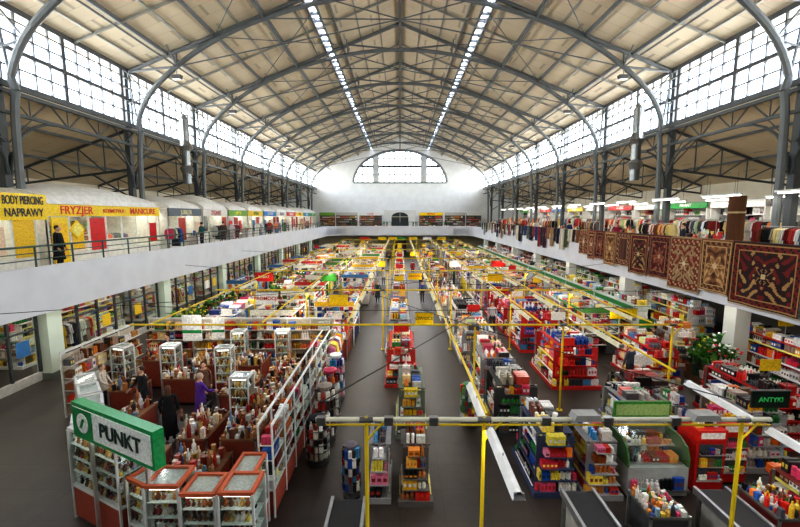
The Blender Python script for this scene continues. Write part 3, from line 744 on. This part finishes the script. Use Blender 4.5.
# ---------------------------------------------------------------- ground floor under left balcony
for y in range(8,72,8):
    b=MB(); b.box(-14.75,y-.35,0,-14.15,y+.35,3.5,(196,208,192),PL); b.box(-14.8,y-.4,0,-14.1,y+.4,.25,(90,96,90),MT); b.box(-14.8,y-.4,3.25,-14.1,y+.4,3.5,(210,214,206),PL); b.obj('column')
    b=MB(); b.box(13.5,y-.3,0,14.1,y+.3,3.5,(190,192,186),PL); b.box(13.45,y-.35,0,14.15,y+.35,.25,(90,96,90),MT); b.box(13.45,y-.35,3.25,14.15,y+.35,3.5,(210,214,206),PL); b.obj('column')
    y0,y1=y+.42,y+7.58
    b=MB(); x=-14.55
    b.box(x-.05,y0,0,x+.05,y1,.35,(200,200,196),MT); b.box(x-.06,y0,2.7,x+.06,y1,3.3,random.choice([(226,226,220),(210,190,100),(170,70,60),(70,110,140)]),GL)
    n=6
    for k in range(n+1):
        yy=y0+(y1-y0)*k/n; b.box(x-.05,yy-.04,.35,x+.05,yy+.04,2.7,(60,62,64),MT)
        if k<n and k!=2: b.box(x-.01,yy+.04,.37,x+.01,yy+(y1-y0)/n-.04,2.68,(200,200,200),GS)
        if k<n and k>1 and R()<.35: b.box(x+.02,yy+.25,1.2,x+.035,yy+.8,1.8,random.choice([(245,240,230),(226,186,50),(60,110,160)]),GL)
    b.box(x-.05,y0,2.1,x+.05,y1,2.16,(60,62,64),MT)
    b.cyl((x-1.2,y0+.5,3.2),(x-1.2,y1-.5,3.2),.03,6,(255,255,255),TU)
    b.obj('shopfront')
    rack(-15.5,y0+.5,y0+3.2,1.7,P_DARK+P_MIX,dbl=False)
    shelf(-16.9,y0+.2,y1-.2,1.2,1.9,5,random.choice([P_MIX,P_WARM,P_PAST]),WF)
# ---------------------------------------------------------------- upper left kiosks
def kiosk(y0,y1,sc_,txt,tc,xf=-14.5,wallc=(232,228,216),panel=None,sz=None,roof=True,rh=1.0):
    b=MB(); xb=-18.6
    b.box(xb,y0,ZS,xb+.1,y1,7.0,wallc,MT); b.box(xb,y0,ZS,xf,y0+.08,7.0,wallc,MT); b.box(xb,y1-.08,ZS,xf,y1,7.0,wallc,MT)
    b.box(xf-.06,y0,ZS,xf,y1,ZS+.5,wallc,MT)
    n=max(2,int((y1-y0)/1.0)); dw=(y1-y0)/n; dr=random.randrange(n)
    for k in range(n+1):
        yy=min(y0+k*dw,y1-.06); b.box(xf-.07,yy,ZS,xf+.01,yy+.07,6.6,(216,216,210),MT)
    for k in range(n):
        yy=y0+k*dw
        if k==dr: b.box(xf-.05,yy+.1,ZS+.02,xf-.01,yy+dw-.05,6.5,panel or (190,60,40),GL)
        else:
            b.box(xf-.04,yy+.07,ZS+.5,xf-.03,yy+dw,6.55,(200,210,210),GS)
            if R()<.4: b.box(xf-.02,yy+.15,5.1,xf-.01,yy+.8,6.2,random.choice([(240,238,230),(236,190,20),(210,30,30),(230,200,170),(60,110,160)]),GL)
    for z in (5.1,5.55,6.0): b.box(xb+.1,y0+.1,z-.03,xb+.6,y1-.1,z,(230,230,225),MT); run(b,'y',y0+.15,y1-.15,xb+.35,.3,z,.35,P_PAST+P_MIX)
    b.box(-16,y0+.5,ZS,-15.4,y1-1.2,5.4,(230,226,220),MT); run(b,'y',y0+.6,y1-1.3,-15.7,.4,5.4,.35,P_MIX)
    b.box(xf-.05,y0,6.6,xf+.06,y1,7.1,sc_,GL)
    if roof:
        nseg=10; prev=None
        for k in range(nseg+1):
            u=k/nseg; yy=y0+(y1-.3-y0)*u; f=rh*(.62+.38*math.sin(math.pi*u))
            pr=[(xf+.15,7.1)]+[(xf+.1-2.1*(1-math.cos(t)),7.12+f*math.sin(t)) for t in [math.pi/2*j/7 for j in range(8)]]+[(xb-.1,7.0+f*.9),(xb-.1,7.05)]
            ring=[(p[0],yy,p[1]) for p in pr]
            if prev:
                m=len(ring); b.add(prev+ring,[(j,(j+1)%m,m+(j+1)%m,m+j) for j in range(m)],(242,240,234),MT)
            if k in (0,nseg): b.add(ring,[tuple(range(len(ring)))],(236,234,228),MT)
            prev=ring
    b.cyl((-15.3,y0+.5,6.9),(-15.3,y1-.5,6.9),.04,6,(255,255,255),TU)  # tube added to brighten the dark kiosk interior
    o=b.obj('kiosk')
    if txt:
        tt=txt if isinstance(txt,list) else [(txt,.5,sz or .42)]
        for (t,f,z) in tt: text(t,(xf+.075,y0+(y1-y0)*f,6.84),FACE_PX,z,tc,o)
    return o
YS=(248,212,10)
kiosk(7.2,11.6,(60,120,170),'FOTO',(240,240,240))
kiosk(11.8,16.0,(200,196,186),None,(40,40,40),panel=(235,190,20),roof=False)
b=MB(); b.box(-14.4,14.2,6.45,-14.3,16.35,7.45,YS,GL); s1=b.obj('kiosk_sign'); text('BODY PIERCING',(-14.28,15.35,7.18),FACE_PX,.44,(40,40,60),s1,sx=.52); text('NAPRAWY',(-14.28,15.35,6.72),FACE_PX,.44,(40,40,60),s1,sx=.75)
kiosk(16.5,24.2,YS,[('FRYZJER',.2,.5),('KOSMETYKA',.5,.26),('MANICURE',.8,.44)],(220,20,20),panel=(215,26,24))
b=MB(); b.T=Matrix.Translation((-14.4,17.9,6.0))@Matrix.Rotation(math.pi/4,4,'X'); b.box(-.02,-.3,-.3,.02,.3,.3,YS,GL); b.box(.02,-.22,-.22,.03,.22,.22,(245,228,120),GL); b.obj('diamond_sign')
b=MB(); b.box(-14.44,16.6,4.5,-14.38,17.4,6.55,YS,GL); b.box(-14.38,16.7,4.8,-14.36,17.3,6.3,(240,190,10),GL); b.obj('kiosk_panel')
specs=[(25.2,(96,104,112),'JUBILER',(245,235,190),.8),(29.6,(236,232,220),'ZEGARKI',(190,30,20),1.1),(34.0,(120,170,60),'OPTYK',(250,240,60),.8),(38.4,(240,206,30),'APTEKA',(30,120,50),.9),(42.8,(40,130,200),'TELEFONY',(240,240,240),.7),(47.2,(240,235,220),'KLUCZE',(30,60,130),.9),(51.6,(210,36,30),'BIELIZNA',(240,240,240),.8),(56,(248,206,20),'FOTO',(40,40,40),.7),(60.4,(40,140,190),'MODA',(240,240,240),.8),(64.8,(70,160,60),'BUTY',(240,240,240),.8)]
for y,c,t,tc,rh in specs: kiosk(y,y+4.1,c,t,tc,rh=rh)
for y in range(18,66,3):
    if R()<.7: 
        if R()<.5: rack(-13.9,y,y+1.3,1.4,random.choice([P_MIX,P_DARK,P_PAST]),dbl=False,z0=ZS)
        else: table(-13.95,y+.6,.6,1.2,.8,P_MIX+P_PAST,'display_table',.14,(220,216,208),(226,222,214),ZS,tall=1.6)
# ---------------------------------------------------------------- upper right shops
def ushelf(x,y0,y1,pal,h=2.1,sign=None,stxt=None,fc=(228,227,222)):
    b=MB(); xb=x+1.0
    b.box(xb,y0,ZS,xb+.06,y1,ZS+h+.3,fc,MT)
    for y in (y0,y1-.05): b.box(x,y,ZS,xb,y+.05,ZS+h,fc,MT)
    for k in range(5):
        z=ZS+.1+k*h/5; b.box(x+.1*k,y0,z-.03,xb,y1,z,fc,MT); run(b,'y',y0+.08,y1-.08,x+.1*k+.2,.34,z,h/5*.9,pal,.1,.25)
    b.box(x-.03,y0,ZS+h,x+.05,y1,ZS+h+.4,sign or fc,GL)
    o=b.obj('wall_display_shelf')
    if stxt: text(stxt,(x-.04,(y0+y1)/2,ZS+h+.2),FACE_NX,.32,(240,240,235),o)
ysr=[5,9,13,17,21,25,29,33,37.5,42,46.5,51,55.5,60]
GW=(222,221,216)
sg_=[None,GW,GW,(60,60,64),GW,(20,140,50),GW,(190,44,38),GW,(226,190,40),(50,100,160),(190,44,38),GW,(70,140,60)]
tx=[None,None,None,None,'DYWANY','FIRANY',None,'ODZIEZ',None,'TKANINY',None,'BUTY',None,None]
PU=P_DARK+P_PAST
for i,y in enumerate(ysr):
    ushelf(19.0,y,y+3.7,random.choice([P_MIX+P_DARK,P_PAST+P_DARK,P_GREEN,P_DARK]),2.6,sg_[i],tx[i])
    rack(17.2,y+.4,y+3.2,1.9,PU,dbl=True,z0=ZS)
    if i%2==0: rack(14.6,y+.4,y+3.2,1.7,P_DARK+P_WARM,dbl=False,z0=ZS)
    else: table(14.7,y+1.8,1.0,2.6,1.0,PU,'display_table',.15,(220,216,208),(226,222,214),ZS,tall=2)
for y in range(6,62,4):
    for x in (15.2,18.4):
        b=MB(); b.box(x-.08,y,7.55,x+.08,y+2.4,7.63,(235,235,230),MT); b.cyl((x,y+.1,7.52),(x,y+2.3,7.52),.035,6,(255,255,255),TU)
        for q in (y+.3,y+2.1): b.cyl((x,q,7.63),(x,q,8.6),.008,4,(80,80,80))
        b.obj('hanging_tube_lamp')
b=MB(); vs=[]
for k in range(60):
    t=k*.42; r=.04+.0042*k
    vs.append((12.75+r*math.cos(t),15.3+r*math.sin(t)))
for p,q in zip(vs[:-1],vs[1:]): b.add([(p[0],p[1],ZS),(q[0],q[1],ZS),(q[0],q[1],7.35),(p[0],p[1],7.35)],[(0,1,2,3)],(96,60,36),CL)
for z in (5.6,6.7): b.lathe(12.75,15.3,[(.295,z),(.3,z+.02),(.3,z+.05),(.295,z+.07)],16,(190,170,130),CL)
b.obj('rolled_carpet')
b=MB(); b.box(-3,76.5,ZS,3,76.9,ZS+3.2,(215,214,208),PL); pr=[(-1.6,ZS),(1.6,ZS),(1.6,ZS+1.9)]+[(1.6*math.cos(t),ZS+1.9+.9*math.sin(t)) for t in [math.pi*k/10 for k in range(11)]]+[(-1.6,ZS+1.9)]
b.prism(pr,'y',76.4,76.5,(40,40,44),GL); b.box(-.04,76.36,ZS,.04,76.4,ZS+2.7,(200,190,160),MT); b.box(-1.6,76.36,ZS+1.9,1.6,76.4,ZS+2.0,(200,190,160),MT); b.obj('door_1')
for x0,x1,c,t in ((-15,-12.2,(120,170,60),None),(-12,-8,(190,186,176),None),(-7.6,-3.4,(226,224,216),'CAFE'),(3.6,8.0,(245,206,20),'MEBLE'),(8.4,12.2,(190,186,176),None),(12.4,15.2,(226,224,216),None)):
    b=MB(); b.box(x0,75.4,ZS,x1,75.5,ZS+2.6,(90,80,72),MT)
    for k in range(5):
        z=ZS+.1+k*.42; b.box(x0,75,z-.03,x1,75.4,z,(150,140,125),MT); run(b,'x',x0+.05,x1-.05,75.2,.3,z,.34,P_DARK+P_WARM,.2,.4)
    b.box(x0,74.95,ZS+2.2,x1,75.02,ZS+2.75,c,GL); o=b.obj('wall_display_shelf')
    if t: text(t,((x0+x1)/2,74.93,ZS+2.47),FACE_NY,.5,(190,30,30),o)
for x in (-8,-5,-2.5,2.5,5,8):
    b=MB(); b.box(x-.5,69,ZS,x+.5,69.4,ZS+.4,(200,196,186),MT); plant(b,x-.25,69.2,ZS+.3,1.1); plant(b,x+.25,69.2,ZS+.3,1.1); b.obj('planter_box')

# ---------------------------------------------------------------- carpets
def carpet(y0,y1,ztop,zbot,style,x=11.93):
    nu,nv=64,52; b=MB()
    pal={0:[(112,32,24),(186,150,104),(60,20,18),(140,74,44),(204,180,140)],1:[(126,82,46),(190,154,104),(78,46,28),(150,104,60),(206,182,140)],
         2:[(48,22,20),(170,130,80),(110,30,24),(34,24,24),(200,176,130)],3:[(96,56,38),(150,108,78),(70,42,30),(170,130,96),(190,166,136)],
         4:[(150,120,84),(96,56,34),(120,40,30),(180,150,110),(210,190,156)],5:[(90,24,22),(150,104,70),(50,18,16),(120,50,40),(180,150,110)]}[style]
    W=y1-y0;H=ztop-zbot; fq=5+style*1.3; pet=4+2*(style%3)
    def pos(i,j):
        u=i/nu;v=j/nv; return (x-.06-.04*math.sin(u*11+style)*v-.02*v,y0+W*u,ztop-H*v)
    def col(u,v):
        e=min(u*W,(1-u)*W,v*H,(1-v)*H)
        if e<.05: return pal[0]
        if e<.09: return pal[1]
        if e<.24:
            s=(int(u*W/.09)+int(v*H/.09))%3; return pal[2] if s else pal[3]
        if e<.28: return pal[1]
        cu=(u-.5)*W;cv=(v-.5)*H
        if style==3: return pal[0] if int((u*W)/.16)%2 else pal[2]
        r=math.hypot(cu*1.0,cv); a=math.atan2(cv,cu)
        petal=.3+.13*math.cos(a*pet)
        if r<.1: return pal[4]
        if r<petal: return pal[3] if (r<petal-.08) else pal[1]
        q=math.sin(abs(cu)*fq+2.2*math.sin(abs(cv)*6))*math.cos(cv*8+2*math.sin(abs(cu)*7))
        return pal[1] if q>.6 else (pal[3] if q>.25 else (pal[2] if q<-.45 else pal[0]))
    for i in range(nu):
        for j in range(nv):
            b.add([pos(i,j),pos(i+1,j),pos(i+1,j+1),pos(i,j+1)],[(0,1,2,3)],col((i+.5)/nu,(j+.5)/nv),CL)
    b.box(x-.06,y0,ztop-.02,x+.26,y1,ztop+.02,pal[0],CL); b.box(x+.24,y0,ztop-.6,x+.27,y1,ztop,pal[1],CL)
    for i in range(nu):
        p=pos(i,nv); b.box(p[0]-.01,p[1],p[2]-.06,p[0]+.01,p[1]+.015,p[2],(200,186,160),CL)
    b.obj('hanging_carpet')
carpet(7.4,9.3,5.70,3.7,1); carpet(9.35,11.6,5.70,3.62,0); carpet(11.62,14.2,5.70,3.55,2); carpet(14.23,15.7,5.70,3.75,1); carpet(15.72,17.5,5.70,3.55,4); carpet(17.52,19.0,5.70,3.8,5); carpet(19.02,20.6,5.70,3.75,2); carpet(20.62,21.9,5.7,4.0,3); carpet(21.92,23.2,5.7,3.9,1); carpet(23.22,24.3,5.7,4.1,5); carpet(24.32,25.3,5.7,4.0,0); carpet(25.32,26.4,5.7,4.2,4)
y=26.5
while y<58:
    w=U(.45,.9); c=random.choice([(100,60,36),(40,50,96),(130,44,46),(200,190,170),(50,40,40),(80,86,60),(160,124,86),(80,34,60),(34,40,60),(120,80,50)])
    b=MB(); h=U(.8,1.7)
    pts=[(11.88-.03*math.sin(k*2.1),y+w*k/8) for k in range(9)]
    for k in range(8):
        cc=jit(c,22)
        b.add([(pts[k][0],pts[k][1],5.66),(pts[k+1][0],pts[k+1][1],5.66),(pts[k+1][0]-.03,pts[k+1][1],5.66-h),(pts[k][0]-.03,pts[k][1],5.66-h)],[(0,1,2,3)],cc,CL)
    b.box(11.88,y,5.64,12.2,y+w,5.67,c,CL); b.box(12.18,y,5.2,12.21,y+w,5.66,c,CL); b.obj('hanging_textile'); y+=w+(U(.02,.08) if y<40 else U(.2,1.2))

# ---------------------------------------------------------------- people
def person(x,y,z=0,rot=0,h=1.68,top=(40,40,44),bot=(40,44,60),hair=(60,40,28),skin=(214,168,140),coat=0,reach=0,step=.0,longhair=False,bag=None,lean=0):
    S=h/1.7
    J={'pel':(0,0,.95,.135),'wai':(0,0,1.08,.125),'che':(0,.01+lean*.4,1.27,.15),'uch':(0,lean*.7,1.41,.11),'nek':(0,.01+lean,1.50,.055),'hed':(0,.02+lean,1.57,.06)}
    E=[('pel','wai'),('wai','che'),('che','uch'),('uch','nek'),('nek','hed')]
    for s,t in ((-1,'l'),(1,'r')):
        rr=reach if t=='r' else reach*.5
        J['sh'+t]=(s*.17,lean*.7,1.39,.06); J['el'+t]=(s*.235,.02+rr*.15+lean*.7,1.12+rr*.05,.046)
        J['wr'+t]=(s*(.22-rr*.05),.10+rr*.32+lean*.7,.90+rr*.25,.03); J['ha'+t]=(s*(.21-rr*.05),.14+rr*.38+lean*.7,.83+rr*.27,.034)
        st=step*s
        J['hi'+t]=(s*.085,0,.86,.092); J['kn'+t]=(s*.09,.03+st*.4,.48,.062); J['an'+t]=(s*.09,-.02+st,.09,.043); J['to'+t]=(s*.105,.13+st,.045,.04)
        E+=[('uch','sh'+t),('sh'+t,'el'+t),('el'+t,'wr'+t),('wr'+t,'ha'+t),('pel','hi'+t),('hi'+t,'kn'+t),('kn'+t,'an'+t),('an'+t,'to'+t)]
    K=list(J); me=bpy.data.meshes.new('sk'); me.from_pydata([J[k][:3] for k in K],[(K.index(a),K.index(c)) for a,c in E],[])
    o=bpy.data.objects.new('sk',me); bpy.context.collection.objects.link(o)
    md=o.modifiers.new('s','SKIN'); md.use_smooth_shade=True
    for i,k in enumerate(K):
        me.skin_vertices[0].data[i].radius=(J[k][3],J[k][3]); me.skin_vertices[0].data[i].use_root=(k=='pel')
    sb=o.modifiers.new('u','SUBSURF'); sb.levels=1; sb.render_levels=1
    bpy.context.view_layer.update()
    ev=bpy.data.meshes.new_from_object(o.evaluated_get(bpy.context.evaluated_depsgraph_get()))
    bpy.data.objects.remove(o)
    b=MB()
    vs=[]
    for v in ev.vertices:
        X,Y,Z=v.co
        if .8<Z<1.46 and abs(X)<.17: Y*=.82; X*=1.12
        vs.append((X,Y,Z))
    segs=[(Vector(J[a][:3]),Vector(J[c][:3]),a,c) for a,c in E]
    for p in ev.polygons:
        ce=Vector(p.center); best=9;bk=None
        for a,c,ka,kc in segs:
            ab=c-a; t=max(0,min(1,(ce-a).dot(ab)/ab.length_squared)); d=(ce-(a+ab*t)).length
            if d<best: best=d;bk=kc
        if bk in('nek','hed'): col=skin
        elif bk.startswith('ha'): col=skin
        elif bk.startswith('to') : col=(30,28,28)
        elif bk.startswith(('hi','kn','an')): col=bot
        else: col=top
        n0=len(b.v); b.f.append([n0+k for k in range(len(p.vertices))]); b.v.extend([vs[i] for i in p.vertices]); b.c.append(col); b.m.append(CL)
    hy=.03+lean; hz=1.61
    b.ell(0,hy,hz,.075,.095,.115,skin,MT,14,10)
    b.ell(0,hy+.093,hz-.01,.014,.02,.025,skin,MT,6,4)
    for s in (-1,1):
        b.ell(s*.03,hy+.083,hz+.015,.013,.01,.008,(240,240,240),GL,6,4); b.ell(s*.03,hy+.091,hz+.015,.006,.005,.006,(40,30,26),GL,6,4)
        b.ell(s*.077,hy,hz,.012,.02,.03,skin,MT,6,4)
    b.ell(0,hy+.083,hz-.05,.025,.012,.007,(170,80,76),MT,8,4)
    b.ell(0,hy-.025,hz+.035,.086,.098,.095,hair,CL,14,8)
    if longhair: b.ell(0,hy-.06,hz-.07,.085,.06,.14,hair,CL,12,8)
    for s,t in ((-1,'l'),(1,'r')):
        w=Vector(J['wr'+t][:3]);hd=Vector(J['ha'+t][:3]); d=(hd-w).normalized(); side=(d.cross(Vector((1,0,0)))).normalized()
        for k,(o_,l) in enumerate(((-.026,.06),(-.009,.072),(.009,.068),(.026,.052))):
            p0=hd+side*o_; p1=p0+d*l*.55; p2=p1+(d*.7+Vector((-s*.5,0,0))).normalized()*l*.5
            b.cyl(p0,p1,.0095,6,skin,MT,.0085); b.cyl(p1,p2,.0085,6,skin,MT,.006)
        p0=w.lerp(hd,.4)-side*.02; p1=p0-side*.03+d*.025; b.cyl(p0,p1,.011,6,skin,MT,.009); b.cyl(p1,p1+d*.03,.009,6,skin,MT,.007)
    if coat:
        zb={1:.45,2:.78,3:.25}[coat]; prof=[(.235,zb),(.2,zb+.2),(.185,.95),(.16,1.1),(.165,1.2)]
        if zb+.2>.95: prof=[(.215,zb),(.19,.95),(.16,1.1),(.165,1.2)]
        n=16;vv=[];ff=[]
        for r,zz in prof:
            for k in range(n):
                t=2*math.pi*k/n; w=1+.05*math.sin(t*5)*(1.2-zz); vv.append((r*w*math.cos(t),r*w*.8*math.sin(t),zz))
        for i in range(len(prof)-1):
            for k in range(n): ff.append((i*n+k,i*n+(k+1)%n,(i+1)*n+(k+1)%n,(i+1)*n+k))
        b.add(vv,ff,top,CL)
    if bag:
        b.prism([(-.14,.62),(.14,.62),(.17,.86),(-.17,.86)],'x',.27,.35,bag,GL)
        b.tube([(.31,-.1,.86),(.31,-.05,1.0),(.31,.05,1.0),(.31,.1,.86)],.01,5,bag,GL)
    b.v=[(a*S,c*S,d*S) for a,c,d in b.v]
    b.obj('person',(x,y,z),smooth=True,rz=rot)
person(-6.75,11.1,rot=.5,h=1.68,top=(26,24,26),bot=(30,28,30),hair=(96,64,44),coat=3,longhair=True,bag=(130,80,50))
person(-6.25,11.95,rot=-.6,h=1.72,top=(96,52,156),bot=(44,40,56),hair=(190,170,150),coat=1,reach=.8,bag=(40,36,40))
person(-8.4,12.5,rot=2.6,h=1.72,top=(30,34,38),bot=(36,38,44),coat=2,reach=.6)
person(-10.1,13.0,rot=-1.4,h=1.62,top=(200,190,176),bot=(60,50,50),coat=2,hair=(120,100,80),reach=.5)
person(-6.7,13.1,rot=-2.6,h=1.66,top=(110,80,60),bot=(50,50,56),coat=2,hair=(60,40,30)); person(-9.7,16.2,rot=2.8,h=1.7,top=(60,60,66),bot=(50,50,56))
person(-5.0,17.4,rot=3.0,top=(170,50,50),bot=(40,44,60),coat=2)
person(5.2,22.0,rot=2.8,h=1.78,top=(176,182,186),bot=(60,64,80),step=.1)
person(1.7,30,rot=3.1,top=(60,80,130),bot=(50,50,56),step=.15,bag=(220,220,215)); person(1.4,44,rot=0,top=(160,40,40),bot=(50,50,56),coat=2,step=.12)
person(-1.6,38,rot=0,top=(200,196,186),bot=(50,50,56),coat=2,step=.12); person(-1.5,52,rot=3,top=(50,50,56),bot=(60,60,80))
person(1.9,36,rot=3,top=(40,40,44),bot=(40,40,50),coat=2); person(-1.7,30,rot=3,top=(40,60,60),bot=(40,40,50),coat=1,bag=(200,60,50))
person(-7.15,21,rot=1,top=(50,60,90),bot=(40,40,50),coat=2); person(-4.6,24.5,rot=2,top=(150,50,60),bot=(40,40,50)); person(-7.15,29,rot=0,top=(210,200,190),bot=(50,50,56)); person(-9.65,23,rot=1,top=(40,44,50),bot=(40,40,50),coat=2)
person(5.2,38,rot=1,top=(60,90,70),bot=(50,50,56)); person(8.2,20.5,rot=-1.2,top=(200,50,40),bot=(44,44,56),reach=.7); person(8.1,28,rot=3,top=(60,60,70),bot=(44,44,56))
person(8.9,14.9,rot=.3,top=(60,66,80),bot=(44,44,56)); person(12.2,9.6,rot=1.2,top=(40,40,44),bot=(50,50,60),coat=2,reach=.6); person(11.5,17.6,rot=1.2,top=(60,50,44),bot=(50,50,60),coat=2)
person(13.3,18.8,ZS,rot=1.0,top=(50,54,64),bot=(40,40,50),h=1.75); person(13.2,24.5,ZS,rot=2.2,top=(140,30,60),bot=(40,40,50),coat=1); person(13.1,31,ZS,rot=.2,top=(50,70,110),bot=(40,40,50)); person(13.3,39,ZS,rot=2.9,top=(190,186,176),bot=(50,50,60),coat=2)
person(-13.0,15.2,ZS,rot=-1.4,top=(20,20,22),bot=(24,24,28),h=1.72,coat=1); person(-13.0,26.3,ZS,rot=1.4,top=(30,90,80),bot=(40,40,50)); person(-13.0,29.5,ZS,rot=.2,top=(70,60,60),bot=(40,40,50),coat=1,step=.1); person(-13.0,40,ZS,rot=3,top=(180,60,50),bot=(40,40,50),coat=2)

# ---------------------------------------------------------------- lights
def area(name,loc,rot,sx,sy,L_,c=(1,1,1)):
    l=bpy.data.lights.new(name,'AREA'); l.shape='RECTANGLE'; l.size=sx; l.size_y=sy; l.energy=L_*math.pi*sx*sy; l.color=c
    o=bpy.data.objects.new(name,l); o.location=loc; o.rotation_euler=rot; bpy.context.collection.objects.link(o)
DL=(.98,.99,1)
area('window_daylight_left',(-16.55,35,13.55),(0,-math.pi/2,0),3.5,88,7.0,DL)
area('window_daylight_right',(16.55,35,13.55),(0,math.pi/2,0),3.5,88,7.0,DL)
for s in (-1,1): area('skylight_daylight',(s*5.4,35,rz(5.4)+.5),(0,0,0),1.2,87,3.0,DL)
area('window_daylight_far',(0,YE+.8,SZ+3.2),(-math.pi/2,0,0),18,6.6,.85,(.94,.98,1))
WL=(1,.94,.83)
for x in (-8.2,-4.6,-1.75,1.55,4.7,8.4): area('added_fill_row',(x,36.5,2.82),(0,0,0),.14,47,10.0,WL)  # unseen strips added under the tube lamps to brighten goods and aisles
area('added_fill_row',(6.45,6.8,2.8),(0,0,0),.14,3.4,10,WL); area('added_fill_row',(1.56,6.7,2.8),(0,0,0),.14,3.4,10,WL)
for s in (-1,1): area('added_fill_row',(s*12.9,33,3.36),(0,0,0),.16,64,10,WL)  # added strips brightening the space under both balconies
area('added_fill_row',(-15.7,35,3.2),(0,0,0),.16,60,9,WL)  # added strip brightening the shopfront interiors
area('added_fill_row',(-15.3,36,6.85),(0,0,0),.2,60,9,WL)  # added strip brightening the upper kiosk row
for x in (15.2,18.4): area('added_fill_row',(x,33,7.48),(0,0,0),.14,58,9,WL)
w=bpy.data.worlds.new('World'); sc.world=w; w.use_nodes=True
bg=w.node_tree.nodes['Background']; sky=w.node_tree.nodes.new('ShaderNodeTexSky'); sky.sun_disc=False; sky.sun_elevation=math.radians(45)
w.node_tree.links.new(sky.outputs[0],bg.inputs[0]); bg.inputs[1].default_value=.6

cam=bpy.data.cameras.new('camera'); cam.lens=18; cam.sensor_width=36; cam.clip_end=300
co=bpy.data.objects.new('camera',cam); co.location=(0,0,6.6); co.rotation_euler=(math.radians(90-6.77),0,0); bpy.context.collection.objects.link(co); sc.camera=co
